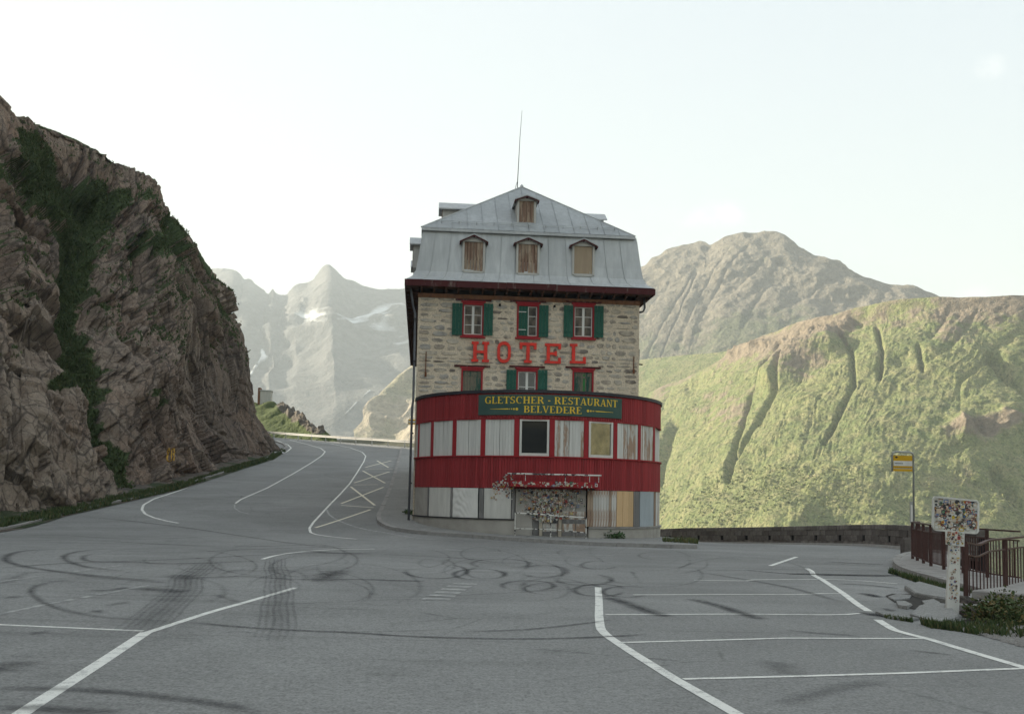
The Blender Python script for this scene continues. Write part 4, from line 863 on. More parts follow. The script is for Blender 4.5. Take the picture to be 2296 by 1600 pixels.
wB, rB = window('B', WIN['B'], leaf='half'); sh(wB, 1160, 1235, 253, 520); shutter(wB, rB[0]+.005, rB[0]+(rB[1]-rB[0])*.5, rB[2], rB[3], y=.0, hinge=True, n=3)
wC, rC = window('C', WIN['C']); sh(wC, 1366, 1442, 255, 520); sh(wC, 1620, 1695, 258, 525)
wD, rD = window('D', WD, sill=False, leaf='closed'); shutter(wD, rD[0], rD[1], rD[2], rD[3], y=.02, mat=M_GREENW, n=6)
wE, rE = window('E', WE, sill=False, panes=(2, 2), curtain=False); sh(wE, 888, 968, 790, 975); sh(wE, 1150, 1227, 793, 975)
wF, rF = window('F', WF, sill=False, leaf='closed'); shutter(wF, rF[0], rF[1], rF[2], rF[3], y=.02, mat=M_GREENW, n=6)
MB().b6(rF[0]+.40, rF[0]+.50, -.002, .0065, rF[2], rF[3]-.1).build('repair_board', simple('bright_green_board', (.03, .20, .05), (.05, .14, .05), 4, .7), wF)
# ---- eaves
ex0 = fl(908, 640, -.65)[0]; ex1 = fl(1469, 648, -.65)[0]; EY = -.65; EB = DEPTH+.5
z_f1 = fl(1190, 636, EY)[1]; z_f0 = z_f1-.29
def boards_line(a, b, n, name, parent, mat, h0, h1, th, jit=.02):
    a, b = np.array(a, float), np.array(b, float); d = (b-a)/n
    for k in range(n):
        p, q = a+d*k, a+d*(k+1); L = np.linalg.norm(d); ang = math.atan2(d[1], d[0]); m = (p+q)/2
        MB().box((m[0], m[1], (h0+h1)/2+RND.uniform(-jit, jit)), (L-.01, th, h1-h0), ang).build(name, mat, parent)
b = MB(); b.add([(ex0+.03, EY+.03, z_f0+.08), (ex1-.03, EY+.03, z_f0+.08), (XR, .0, z_f0+.02), (XL, 0, z_f0+.02)], [(0, 1, 2, 3)]); b.add([(ex0+.03, EY+.03, z_f0+.08), (XL, 0, z_f0+.02), (XL, EB, z_f0+.02), (ex0+.03, EB, z_f0+.08)], [(0, 1, 2, 3)])
b.add([(ex1-.03, EY+.03, z_f0+.08), (XR, 0, z_f0+.02), (XR, EB, z_f0+.02), (ex1-.03, EB, z_f0+.08)], [(3, 2, 1, 0)])
EAVE = b.build('eaves', M_RAFTER, HOTEL)
boards_line((ex0, EY), (ex1, EY), 5, 'fascia_board', EAVE, M_EAVE, z_f0+.02, z_f1, .04)
boards_line((ex0, EY+.02), (ex0, EB), 9, 'fascia_board', EAVE, M_EAVE, z_f0+.02, z_f1, .04); boards_line((ex1, EY+.02), (ex1, EB), 9, 'fascia_board', EAVE, M_EAVE, z_f0+.02, z_f1, .04)
for k in range(19):
    x = XL+.15+(XR-XL-.3)*k/18; MB().bar((x, .0, z_f0-.10), (x, EY+.06, z_f0+.03), .09, .13).build('rafter', M_RAFTER, EAVE)
for k in range(34):
    y = .4+k*.8
    for X, XE in ((XL, ex0), (XR, ex1)): MB().bar((X, y, z_f0-.10), (XE+.05*(1 if XE < 0 else -1), y, z_f0+.03), .09, .13).build('rafter', M_RAFTER, EAVE)
MB().b6(XL-.02, XR+.02, -.06, .02, ZT-.17, ZT+.02).build('frieze', M_FRIEZE, HOTEL)
for k in range(33):
    x = XL+.15+(XR-XL-.3)*k/32; MB().b6(x-.05, x+.05, -.10, -.036, ZT-.12, ZT-.01).build('dentil', M_FRIEZE, EAVE)
# ---- mansard roof
mzt = fl(1185, 524, .15)[1]
PROF = [(0, 0), (.15, .08), (.31, .22), (.45, .48), (.535, .95), (.62, 1.6), (.70, 2.25), (.745, mzt-z_f1-.0)]
PROF = [(a*.98, z_f1+c) for a, c in PROF]; INS = PROF[-1][0]
b = MB(); core = [(ex0+.02, EY+.02), (ex1-.02, EY+.02), (ex1-.02, EB-.02), (ex0+.02, EB-.02)]
def ringpt(i, j, off=0.):                                    # corner j at profile level i
    a, z = PROF[i]; a = a+.02+off; x0, x1, y0, y1 = ex0+a, ex1-a, EY+a, EB-a; return [(x0, y0, z), (x1, y0, z), (x1, y1, z), (x0, y1, z)][j]
for i in range(len(PROF)-1):
    for j in range(4): b.add([ringpt(i, j), ringpt(i, (j+1) % 4), ringpt(i+1, (j+1) % 4), ringpt(i+1, j)], [(0, 1, 2, 3)])
ROOF = b.build('roof', M_ZINC, HOTEL)
seams = [0, .062, .135, .205, .298, .365, .43, .512, .58, .66, .762, .84, .915, 1.]
for k in range(len(seams)-1):
    b = MB(); f0, f1 = seams[k], seams[k+1]; rows = []
    for i, (a, z) in enumerate(PROF):
        x0, x1 = ex0+a, ex1-a; g = .008; y = EY+a-.002-RND.uniform(0, .006); rows.append([(x0+(x1-x0)*f0+g, y, z+.012), (x0+(x1-x0)*f1-g, y-RND.uniform(0, .005), z+.012)])
    for i in range(len(rows)-1): b.add([rows[i][0], rows[i][1], rows[i+1][1], rows[i+1][0]], [(0, 1, 2, 3)])
    b.build('roof_panel', M_ZINC, ROOF)
    if k:
        s = MB()
        for i in range(len(rows)-1): s.bar(Vector(rows[i][0])+Vector((0, -.012, 0)), Vector(rows[i+1][0])+Vector((0, -.012, 0)), .012, .02)
        s.build('seam', M_ZINC, ROOF)
# upper hip roof
ux0, ux1 = fl(945, 516, EY+INS-.12)[0], fl(1424, 529, EY+INS-.12)[0]; uy0, uy1 = EY+INS-.14, EB-INS+.14; uz = mzt+.03
cxr = .5*(ux0+ux1); APY = 4.6; apx, apz = fl(1170, 420, APY); apb = uy1-5.
hip = [(ux0, uy0, uz), (ux1, uy0, uz), (ux1, uy1, uz), (ux0, uy1, uz), (apx, APY, apz), (apx, apb, apz)]
b = MB(); b.add(hip, [(0, 1, 4), (1, 2, 5, 4), (2, 3, 5), (3, 0, 4, 5), (3, 2, 1, 0)])
UROOF = b.build('upper_roof', M_ZINCUP, HOTEL)
MB().b6(ux0+.004, ux1-.004, uy0-.03, uy0+.05, uz-.13, uz-.004).build('eave_trim', M_ZINC, UROOF)
nrm = Vector((0, -(apz-uz), APY-uy0)).normalized()
def onhip(x, t, off=.01):                                    # point of the front hip: t = 0 at the eave, 1 at the apex
    return Vector((x, uy0+(APY-uy0)*t, uz+(apz-uz)*t))+nrm*off
NU = 14
for k in range(NU):
    xa, xb = ux0+(ux1-ux0)*k/NU+.006, ux0+(ux1-ux0)*(k+1)/NU-.006
    tmax = lambda x: max(.0, min(1, (x-ux0)/(apx-ux0) if x < apx else (ux1-x)/(ux1-apx)))
    mid = [apx] if xa < apx < xb else []
    pts = [onhip(xa, .0), onhip(xb, 0.)]+[onhip(x, tmax(x)*.995) for x in [xb]+mid+[xa]]
    o = RND.uniform(.004, .012); pts = [p+nrm*o for p in pts]
    b = MB(); b.add(pts, [tuple(range(len(pts)))]); b.build('roof_panel', M_ZINCUP, UROOF)
    if k: MB().bar(onhip(xa-.006, 0, .03), onhip(xa-.006, tmax(xa)*.98, .03), .014, .035).build('seam', M_ZINCUP, UROOF)
for c in (0, 1): MB().bar(Vector(hip[c])+Vector((0, 0, .02)), Vector(hip[4])+Vector((0, 0, .03)), .09, .05).build('hip_ridge', M_ZINC, UROOF)
MB().tube([(apx, APY, apz-.05), (apx, APY, apz+.06), (apx, APY, apz+.14)], [.10, .09, .03], 8).build('finial', M_ZINC, UROOF)
b = MB(); n = 11                                             # snow guard rail along the lower edge
for k in range(n): x = ux0+.9+(ux1-ux0-1.8)*k/(n-1); b.bar(onhip(x, .09, 0), onhip(x, .09, .16), .025)
for h in (.08, .15): b.bar(onhip(ux0+.8, .09, h), onhip(ux1-.8, .09, h), .016)
b.build('snow_guard', M_ZINC, UROOF)
# antenna mast with its stays, standing on the ridge
mx, mz = fl(1160, 424, APY+1.2); mtx, mtz = fl(1170.5, 248, APY+1.2)
ANT = empty('antenna_mast', tuple(HO+E1*mx+E2*(APY+1.2)+np.array([0, 0, apz-.3])), 'thin tall antenna mast rising from the hotel roof ridge', 'antenna', AX)
MB().tube([(0, 0, -.2), (0, 0, .9), ((mtx-mx)*.5, 0, 3.3), (mtx-mx, 0, mtz-apz+.3)], [.028, .022, .014, .008], 5).build('mast', M_IRON, ANT)
MB().tube([(-.35, 0, -.35), (-.02, 0, .95)], .012, 4).build('stay', M_IRON, ANT); MB().tube([(.1, .9, -.25), (0, 0, .9)], .01, 4).build('stay', M_IRON, ANT)
# ---- dormers
def dormer(x0, x1, z0, z1, zp, yf, parent, planks, mat, back=1.6, ply=False, over=.13):
    w = .09; b = MB(); yb = yf+back
    b.b6(x0-w, x0, yf, yb, z0-.03, z1+.03); b.b6(x1, x1+w, yf, yb, z0-.03, z1+.03); b.b6(x0, x1, yf+.001, yf+.3, z0-.09, z0); cx = .5*(x0+x1)
    b.add([(x0-w, yf+.002, z1), (x1+w, yf+.002, z1), (x1+w, yf+.002, z1+.1), (cx, yf+.002, zp-.10), (x0-w, yf+.002, z1+.1)], [(0, 1, 2, 3, 4)])
    b.add([(x0-w, yf+.002, z1), (x1+w, yf+.002, z1), (x1+w, yf+.09, z1), (x0-w, yf+.09, z1)], [(3, 2, 1, 0)])
    d = b.build('dormer', M_DORM, parent)
    MB().b6(x0, x1, yf+.13, yf+.2, z0, z1).build('backing', M_DARK, d)
    n = 1 if ply else planks; L = (x1-x0)/n
    for k in range(n): j = RND.uniform(-.012, .012); MB().b6(x0+k*L+.008, x0+(k+1)*L-.008, yf+.05+j, yf+.075+j, z0+.01, z1-.01).build('plank', mat, d)
    ov = over; r = MB(); e = .05; s = (zp-(z1+.1))/(.5*(x1-x0)+w)
    for sg in (-1, 1):
        xe = cx+sg*(.5*(x1-x0)+w+ov); ze = z1+.1-ov*s
        r.add([(cx, yf-.15, zp), (xe, yf-.15, ze), (xe, yb+.6, ze), (cx, yb+.6, zp), (cx, yf-.15, zp-e), (xe, yf-.15, ze-e), (xe, yb+.6, ze-e), (cx, yb+.6, zp-e)], [(0, 1, 2, 3), (4, 7, 6, 5), (0, 4, 5, 1), (1, 5, 6, 2)])
    r.build('dormer_roof', M_ZINC, d)
    r = MB()
    for sg in (-1, 1):
        xe = cx+sg*(.5*(x1-x0)+w+ov); ze = z1+.1-ov*s
        r.bar((cx, yf-.13, zp-.09), (xe, yf-.13, ze-.09), .03, .05); r.bar((xe-sg*.03, yf-.13, ze-.10), (xe-sg*.03, yf+.25, ze-.10), .06, .06)
    r.bar((cx, yf-.13, zp-.12), (cx, yf+.05, zp-.12), .06, .07)
    r.build('barge_board', M_EAVE, d); return d
YF = EY+PROF[4][0]-.12
for zx0, zx1, zt, zb, pk, mat, ply in ((540, 690, 553, 803, 480, M_OLDB, False), (990, 1146, 572, 820, 503, M_OLDB, False), (1457, 1606, 590, 832, 517, M_PLY, True)):
    x0, z1 = Z1(zx0, zt, YF); x1, z0 = Z1(zx1, zb, YF); zp = Z1(zx0, pk, YF-.2)[1]
    dormer(x0, x1, z0, z1, zp, YF, HOTEL, 6, mat, ply=ply)
YU = .75
x0, z1 = Z1(997, 212, YU); x1, z0 = Z1(1118, 402, YU); dormer(x0, x1, z0, z1, Z1(1060, 158, YU-.2)[1], YU, HOTEL, 4, M_OLDB, back=2.2)
def sidedormer(yc, w, z0, h, xs, xin, label=None):           # dormer in a side slope, seen from its end
    sg = 1 if xs > 0 else -1; b = MB(); b.b6(xs, xin, yc-w/2, yc+w/2, z0, z0+h); d = b.build('dormer', M_DORM, HOTEL)
    xo = xs+sg*.18; p = MB()
    for s2 in (-1, 1): p.add([(xo, yc, z0+h+.42), (xo, yc+s2*(w/2+.2), z0+h-.02), (xin, yc+s2*(w/2+.2), z0+h-.02), (xin, yc, z0+h+.42), (xo, yc, z0+h+.36), (xo, yc+s2*(w/2+.2), z0+h-.08), (xin, yc+s2*(w/2+.2), z0+h-.08), (xin, yc, z0+h+.36)], [(0, 1, 2, 3), (4, 7, 6, 5), (0, 4, 5, 1), (1, 5, 6, 2)])
    p.build('dormer_roof', M_ZINC, d)
    q = MB()
    for k in range(4): y = yc-.36+k*.24; q.b6(xs+sg*.01, xs+sg*.03, y-.11, y+.11, z0+.1, z0+h-.08)
    q.build('shutter_boards', M_OLDB, d)
za = fl(1010, 490, 4.5)[1]
sidedormer(3.6, .95, za-.75, .85, fl(992, 480, 3.6)[0], cxr-.5); sidedormer(3.8, .95, za-.85, .80, fl(1348, 492, 3.8)[0], cxr+.5)
for y in (9.5, 15.5): sidedormer(y, .95, za-.75, .85, ux0+1.0, cxr-.5); sidedormer(y, .95, za-.75, .85, ux1-1.0, cxr+.5)
zb_ = fl(940, 580, 3.2)[1]
for y in (3.2, 8., 13., 18.): sidedormer(y, .9, zb_-.55, 1.15, ex0+.28, ex0+1.3); sidedormer(y, .9, zb_-.55, 1.15, ex1-.28, ex1-1.3)
# ---- downpipes and the iron bracket
zg = ground_local(XL-.1, -.1)
b = MB(); b.tube([(ex0+.25, EY+.5, z_f0), (XL-.22, .15, z_f0-.75), (XL-.12, .10, z_f0-1.1), (XL-.10, -.02, 5.9), (XL-.14, -.1, 5.6), (XL-.16, -.25, zg+.05)], .055, 7); PIPE = b.build('downpipe', M_PIPE, HOTEL, smooth=True)
for z in (9.5, 7.6, 4.4, 2.2): MB().tube([(XL-.13, -.06, z), (XL-.13, -.06, z+.06)], .075, 7).build('pipe_clip', M_IRON, PIPE)
xr, zr = fl(1440, 680, .3); b = MB(); b.tube([(ex1-.3, .2, z_f0), (ex1-.28, .2, z_f0-.45), (XR+.2, .2, z_f0-.62), (XR+.02, .2, z_f0-.66)], .05, 7); b.build('downpipe', M_PIPE, HOTEL, smooth=True)
_, zl = fl(1437, 800, .6); b = MB(); b.bar((XR, .6, zl-.35), (XR+.30, .6, zl-.35), .06); b.bar((XR+.12, .6, zl-.35), (XR+.14, .6, zl+.35), .04); b.bar((XR, .6, zl+.3), (XR+.16, .6, zl+.3), .05)
for k in range(3): b.bar((XR+.02+.05*k, .6, zl-.3), (XR+.12-.03*k, .6, zl+.25), .03)
b.build('iron_bracket', M_IRON, HOTEL)
# ================================================================== ROUNDED FRONT
BC = np.array([.47, .5]); R = 5.5; BZ = dict(top=5.94, b1=4.86, sill=3.30, b2=2.06, base=-.6)
def bp(phi, r=R, z=0.): return np.array([BC[0]+r*math.sin(phi), BC[1]-r*math.cos(phi), z])
def arcwall(b, a0, a1, r0, r1, z0, z1, n=24, close=True):
    vs = []; fs = []
    for k in range(n+1):
        a = a0+(a1-a0)*k/n; p, q = bp(a, r0), bp(a, r1); vs += [(p[0], p[1], z0), (p[0], p[1], z1), (q[0], q[1], z0), (q[0], q[1], z1)]
    for k in range(n):
        i, j = 4*k, 4*k+4; fs += [(i, j, j+1, i+1), (i+2, i+3, j+3, j+2), (i+1, j+1, j+3, i+3), (i, i+2, j+2, j)]
    fs += [(0, 1, 3, 2), (4*n, 4*n+2, 4*n+3, 4*n+1)]; b.add(vs, fs); return b
D90 = math.radians(90)
b = MB(); arcwall(b, -D90, D90, R-.50, R-.65, BZ['base'], BZ['top']-.04, 48)
BOW = b.build('rounded_front', M_DARK, HOTEL)
n = 48; vs = [tuple(bp(-D90+2*D90*k/n, R-.2, BZ['top']-.05)) for k in range(n+1)]; b = MB(); b.add(vs, [tuple(range(n+1))]); b.build('flat_roof', M_ZINC, HOTEL)
arcwall(MB(), -D90, D90, R+.07, R-.16, BZ['top']-.07, BZ['top']+.05, 60).build('gutter_edge', M_GUTTER, HOTEL)
def clad(z0, z1, name):
    b = MB(); arcwall(b, -D90, D90, R-.015, R-.085, z0+.01, z1-.01, 60); band = b.build('cladding_band', M_RED, HOTEL)
    N = 150; w = 2*D90*R/N
    p = MB(); p.add([(-w/2+.004, 0, 0), (w/2-.004, 0, 0), (w/2-.004, 0, z1-z0), (-w/2+.004, 0, z1-z0), (-w/2+.016, -.018, 0), (w/2-.016, -.018, 0), (w/2-.016, -.018, z1-z0), (-w/2+.016, -.018, z1-z0)], [(4, 5, 6, 7), (0, 4, 7, 3), (5, 1, 2, 6), (0, 1, 5, 4), (7, 6, 2, 3)])
    me = p.mesh('plank', M_RED)
    for k in range(N):
        a = -D90+2*D90*(k+.5)/N; q = bp(a, R-.012+RND.uniform(-.003, .005), z0+RND.uniform(-.012, .006)); link('plank', me, band, tuple(q), a)
clad(BZ['b1'], BZ['top']-.07, 'a'); clad(BZ['b2'], BZ['sill'], 'b')
arcwall(MB(), -D90, D90, R+.06, R-.05, BZ['sill']+.002, BZ['sill']+.055, 60).build('window_ledge', M_REDTRIM, HOTEL); arcwall(MB(), -D90, D90, R+.025, R-.05, BZ['b1']-.05, BZ['b1']-.014, 60).build('window_head', M_REDTRIM, HOTEL)
def zx2phi(zx, py=1030.):                                    # angle round the curved front of the point seen at that place
    d = pxdir(897+.2685*zx, py); c = HO+E1*BC[0]+E2*BC[1]; o = -c[:2]; v = d[:2]/np.linalg.norm(d[:2]); bq = o@v; disc = bq*bq-(o@o-R*R)
    h = o+v*(-bq-math.sqrt(max(disc, 0))); x, y = h@E1[:2], h@E2[:2]; return math.atan2(x, -y)
PC = [math.degrees(zx2phi(q, 985)) for q in (157, 270, 455, 693, 973, 1270, 1553, 1796, 1996, 2118)]; PC = [-89]+PC+[84.5]
zw0, zw1 = BZ['sill']+.057, BZ['b1']-.052
for k, a in enumerate(PC[1:-1]): 
    q = bp(math.radians(a), R-.02); MB().box((0, 0, (zw0+zw1)/2), (.20, .09, zw1-zw0)).build('red_post', M_REDTRIM, HOTEL, loc=(q[0], q[1], 0), rz=math.radians(a))
def chord(a0, a1, r):
    p, q = bp(a0, r), bp(a1, r); return p, q, math.atan2(q[1]-p[1], q[0]-p[0]), np.linalg.norm(q-p)
def leaf(p, ang, x0, x1, z0, z1, mats, parent=None, name='board_shutter', nb=5, y=0.):
    e = bpy.data.objects.new(name, None); 
    root = MB().b6(x0, x1, y+.02, y+.035, z0, z1).build(name, M_DARK, parent or HOTEL, loc=(p[0], p[1], 0), rz=ang); L = (x1-x0)/nb
    bpy.data.objects.remove(e)
    for k in range(nb):
        m = mats[k] if isinstance(mats, list) else mats; j = RND.uniform(-.005, .005)
        MB().b6(x0+k*L+.004, x0+(k+1)*L-.004, y-.008+j, y+.018, z0+.005, z1-.005).build('board', m, root)
    return root
S_, W_ = M_SHUTB, M_WORNB
for i in range(len(PC)-1):
    a0, a1 = math.radians(PC[i]), math.radians(PC[i+1]); p, q, ang, L = chord(a0, a1, R+.005); m0 = .10 if 0 < i else .02; m1 = .10 if i < len(PC)-2 else .02
    if i in (5, 7):                                          # the two windows that are not boarded up
        f = .085; b = MB(); x0, x1 = m0+.02, L-m1-.02
        b.b6(x0, x0+f, -.03, .09, zw0, zw1); b.b6(x1-f, x1, -.03, .09, zw0, zw1); b.b6(x0+f, x1-f, -.028, .088, zw1-f*.7, zw1); b.b6(x0+f, x1-f, -.028, .088, zw0, zw0+f*1.35)
        w = b.build('window', M_WHITEP, HOTEL, loc=(p[0], p[1], 0), rz=ang)
        b = MB(); b.add([(x0+f-.005, .03, zw0+f), (x1-f+.005, .03, zw0+f), (x1-f+.005, .03, zw1-f*.6), (x0+f-.005, .03, zw1-f*.6)], [(0, 1, 2, 3)]); b.build('pane', M_GLASS if i == 5 else M_MIRROR, w)
        continue
    mid = .5*(m0+L-m1)
    A = {6: [W_, W_, S_, W_, W_], 8: [S_, S_, S_, W_, W_], 9: [S_, W_, S_, W_, W_], 10: [S_, W_, S_, S_, S_]}.get(i, S_); B = {6: [S_, S_, S_, S_, W_], 8: [W_, W_, W_, W_, S_], 9: [W_, W_, W_, S_, W_]}.get(i, S_)
    leaf(p, ang, m0, mid-.006, zw0, zw1, A); leaf(p, ang, mid+.006, L-m1, zw0, zw1, B)
# ---- ground floor
def zbase(phi): q = bp(phi, R); return ground_local(q[0], q[1])
zpl, zpr = .80, .52; EAL, EAR = zx2phi(965, 1150), zx2phi(1574, 1150)
b = MB(); arcwall(b, -D90, EAL, R+.03, R-.088, -.9, zpl, 24); PL = b.build('plinth', M_PLINTH, HOTEL)
b = MB(); arcwall(b, EAR, math.radians(62), R+.03, R-.088, -.9, zpr, 12); arcwall(b, math.radians(62.12), D90, R+.034, R-.088, -.9, zpr, 10); b.build('plinth', M_PLINTH, HOTEL)
arcwall(MB(), -D90, EAL, R+.075, R-.04, zpl+.002, zpl+.05, 30).build('plinth_cap', M_IRON, HOTEL); arcwall(MB(), EAR, D90, R+.075, R-.04, zpr+.002, zpr+.07, 20).build('plinth_cap', M_CONC, HOTEL)
zt = BZ['b2']-.012
def arcpanel(zx0, zx1, mat, z0, r=R-.012, name='panel'):
    a0, a1 = zx2phi(zx0), zx2phi(zx1); return arcwall(MB(), a0+.002, a1-.002, r, r-.05, z0, zt, max(3, int((a1-a0)*30))).build(name, mat, HOTEL)
arcpanel(112, 234, M_PLINTH, zpl+.052, name='wall_panel'); arcpanel(236, 246, M_GREYPOST, zpl+.052, R, 'grey_post')
arcpanel(248, 425, M_PANEL, zpl+.052); arcpanel(427, 450, M_GREYPOST, zpl+.052, R-.03, 'grey_post'); arcpanel(662, 704, M_GREYPOST, zpl+.052, R-.03, 'grey_post'); arcpanel(706, 934, M_PANEL, zpl+.052); arcpanel(936, 965, M_GREYPOST, zpl+.052, R-.02, 'grey_post')
def arcboards(zx0, zx1, mats, z0, w=.125):
    a0, a1 = zx2phi(zx0), zx2phi(zx1); n = max(1, int(round((a1-a0)*R/w))); root = arcwall(MB(), a0, a1, R-.045, R-.08, z0, zt, max(3, n)).build('boarding', M_DARK, HOTEL)
    for k in range(n):
        a = a0+(a1-a0)*(k+.5)/n; q = bp(a, R-.03+RND.uniform(-.006, .006)); ww = (a1-a0)*R/n-.008; m = RND.choice(mats)
        MB().box((0, 0, (z0+zt)/2), (ww, .026, zt-z0-.01)).build('board', m, root, loc=(q[0], q[1], 0), rz=a)
arcboards(1571, 1814, [M_WORNB, M_WORNB, M_SHUTB, M_OLDB], zpr+.075); arcboards(1817, 1954, [M_NEWB], zpr+.075, .28); arcboards(1957, 2008, [M_SHUTB, M_GREYPOST], zpr+.075); arcpanel(2010, 2124, M_BLUEB, zpr+.075, name='blue_panel'); arcboards(2126, 2183, [M_OLDB, M_WORNB, M_SHUTB], zpr+.075, .3)
# the tarpaulin sagging over one bay
a0, a1 = zx2phi(452), zx2phi(660); na, nz = 26, 26; P = np.zeros((na, nz, 3))
for i in range(na):
    for j in range(nz):
        u, v = i/(na-1), j/(nz-1); a = a0+(a1-a0)*u; dip = math.sin(math.pi*u)
        fold = .03*math.sin(14*(v+.55*(u-.15)**2*3))*math.exp(-((u-.35)/.4)**2)*(1-v*.3)+.02*math.sin(25*u+3*v)*(v)
        P[i, j] = bp(a, R+.012+abs(fold)*.9+.02*dip*(1-v), zpl+.055+(zt-zpl-.06)*v)
grid('tarpaulin', P, M_TARP, HOTEL)
# entrance: sheeted-up doorway under the canopy
EA0, EA1 = zx2phi(966), zx2phi(1570); zs = ground_local(BC[0], BC[1]-R)+KH
p, q, ang, L = chord(EA0, EA1, R-.10)
b = MB(); b.b6(0, L, .10, .16, -.5, zt); ENT = b.build('entrance', M_WALLC, HOTEL, loc=(p[0], p[1], 0), rz=ang)
fx = lambda zx: (zx-966)/(1570-966)*L
MB().b6(0.01, fx(1112), -.02, .09, zs-.2, zt).build('grey_sheet', M_WALLC, ENT); MB().b6(fx(1118), fx(1166), .03, .09, zs-.2, zt).build('side_panel', M_GREYPOST, ENT)
for a, c in ((1170, 1196), (1332, 1360)): MB().b6(fx(a), fx(c), -.05, .09, zs-.2, zt).build('door_post', M_BEIGE, ENT)
for a, c in ((1200, 1328), (1366, 1480), (1484, 1566)):
    d = MB().b6(fx(a), fx(c), .02, .09, zs-.2, zt).build('door_panel', M_WALLC, ENT)
    for k in range(6): z = zs+.03+k*.165; MB().b6(fx(a)+.01, fx(c)-.01, .0, .019, z, z+.15).build('plank', M_WORNB if k % 3 else M_GREYPOST, d)
# canopy over the doorway
CA0, CA1 = math.radians(-12.5), math.radians(26.5); p0, p1, cang, CL = chord(zx2phi(905, 1075)+.01, zx2phi(1650, 1080)-.02, R+.0)
can_z = 2.17; b = MB(); b.b6(0, CL, -.62, -.02, can_z, can_z+.05); CAN = b.build('canopy', M_RED, HOTEL, loc=(p0[0], p0[1], 0), rz=cang)
MB().b6(0, CL, -.66, -.622, can_z-.04, can_z+.19).build('canopy_fascia', M_REDTRIM, CAN); MB().b6(-.025, -.002, -.66, .0, can_z-.04, can_z+.19).build('canopy_side', M_REDTRIM, CAN); MB().b6(CL+.002, CL+.025, -.66, .0, can_z-.04, can_z+.19).build('canopy_side', M_REDTRIM, CAN)
MB().b6(.02, CL-.02, -.60, .35, can_z-.03, can_z-.005).build('canopy_soffit', M_DARK, CAN)
b = MB(); b.tube([(-.15, -.66, can_z+.46), (CL+.12, -.66, can_z+.46)], .035, 6); b.build('canopy_rail', M_SPOT, CAN)
for x in (.0, .55, CL*.62, CL*.9, CL+.02): MB().tube([(x, -.645, can_z+.18), (x, -.645, can_z+.45)], .014, 5).build('rail_upright', M_SPOT, CAN)
# stickers of all colours on the canopy, the red boards beside it and the sheeted doorway
SC = [(.55, .45, .35)]*4+[(.62, .62, .58)]*5+[(.05, .05, .055)]*4+[(.40, .05, .04), (.55, .40, .06), (.10, .18, .35), (.28, .22, .16), (.45, .30, .18), (.14, .24, .14), (.35, .33, .31), (.16, .05, .05), (.5, .47, .4), (.30, .12, .07)]
def sticker(b, fn, x, z, s, rng, y0):
    c = rng.choice(SC); rd = rng.random() < .45; h = s*rng.uniform(.6, 1.15)
    def poly(sx, sz, n): return [(x+sx*math.cos(2*math.pi*k/n), z+sz*math.sin(2*math.pi*k/n)) for k in range(n)] if rd else [(x-sx, z-sz), (x+sx, z-sz), (x+sx, z+sz), (x-sx, z+sz)]
    if rd: h = s
    b.c = (*c, 1); pts = poly(s, h, 8); b.add([fn(u, v, y0) for u, v in pts], [tuple(range(len(pts)))])
    c2 = rng.choice(SC); b.c = (*c2, 1); pts = poly(s*.62, h*.5, 8); b.add([fn(u, v, y0+.0012) for u, v in pts], [tuple(range(len(pts)))]); b.c = None
rng = random.Random(3)
b = MB(); fn = lambda u, v, y: (u, -.662-y, v)
for k in range(105): sticker(b, fn, rng.uniform(.05, CL-.05), can_z+rng.uniform(-.01, .16), rng.choice((.018, .024, .03, .04, .055)), rng, .001+k*.0004)
b.build('stickers', M_STICK, CAN, kind='stuff')
b = MB(); fn = lambda u, v, y: (u, .0-y-.055, v)
for k in range(950):
    x = rng.triangular(.05, L-.05, L*.42); top = rng.random()**1.7; z = zt-.03-top*1.25*(1.1-.45*abs(x/L-.45)*2)
    y = {True: .025}.get(False, 0); sticker(b, fn, x, z, rng.choice((.018, .024, .03, .038, .05)), rng, .0005+k*.00008)
b.build('stickers', M_STICK, ENT, kind='stuff')
b = MB()
def arcfn(u, v, y): return tuple(bp(u/R, R+.014+y, v))
for k in range(70):
    zx = rng.choice((rng.uniform(785, 960), rng.uniform(800, 960))); z = 2.06+rng.random()**1.3*.60*min(1, (zx-740)/160); sticker(b, arcfn, zx2phi(zx)*R, z, rng.choice((.022, .03, .045)), rng, .001+k*.0003)
for k in range(46): zx = rng.uniform(770, 965); sticker(b, arcfn, zx2phi(zx)*R, zt-rng.random()**2*.45, rng.choice((.02, .03, .04)), rng, .001+k*.0003)
for k in range(30): sticker(b, arcfn, zx2phi(rng.uniform(1560, 1620))*R, rng.uniform(2.0, 2.25), rng.choice((.02, .03)), rng, .001+k*.0003)
b.build('stickers', M_STICK, HOTEL, kind='stuff')
# ================================================================== LETTERING
def arcpoly(cx, cy, rx, ry, a0, a1, wh, wv, n=14):           # stroke thick at the sides (wh) and thin above and below (wv)
    o = [(cx+rx*math.cos(a0+(a1-a0)*k/n), cy+ry*math.sin(a0+(a1-a0)*k/n)) for k in range(n+1)]
    i = [(cx+(rx-wh)*math.cos(a0+(a1-a0)*k/n), cy+(ry-wv)*math.sin(a0+(a1-a0)*k/n)) for k in range(n+1)]
    return [[o[k], o[k+1], i[k+1], i[k]] for k in range(n)]
def ln(x0, y0, x1, y1, w):
    dx, dy = x1-x0, y1-y0; L = math.hypot(dx, dy); nx, ny = -dy/L*w/2, dx/L*w/2; return [[(x0+nx, y0+ny), (x0-nx, y0-ny), (x1-nx, y1-ny), (x1+nx, y1+ny)]]
T_, t_ = .185, .065; PI = math.pi
def dline(x0, x1, w): return [[(x0-w/2, 1 if x0 < x1 or True else 0), (x0+w/2, 1), (x1+w/2, 0), (x1-w/2, 0)]]
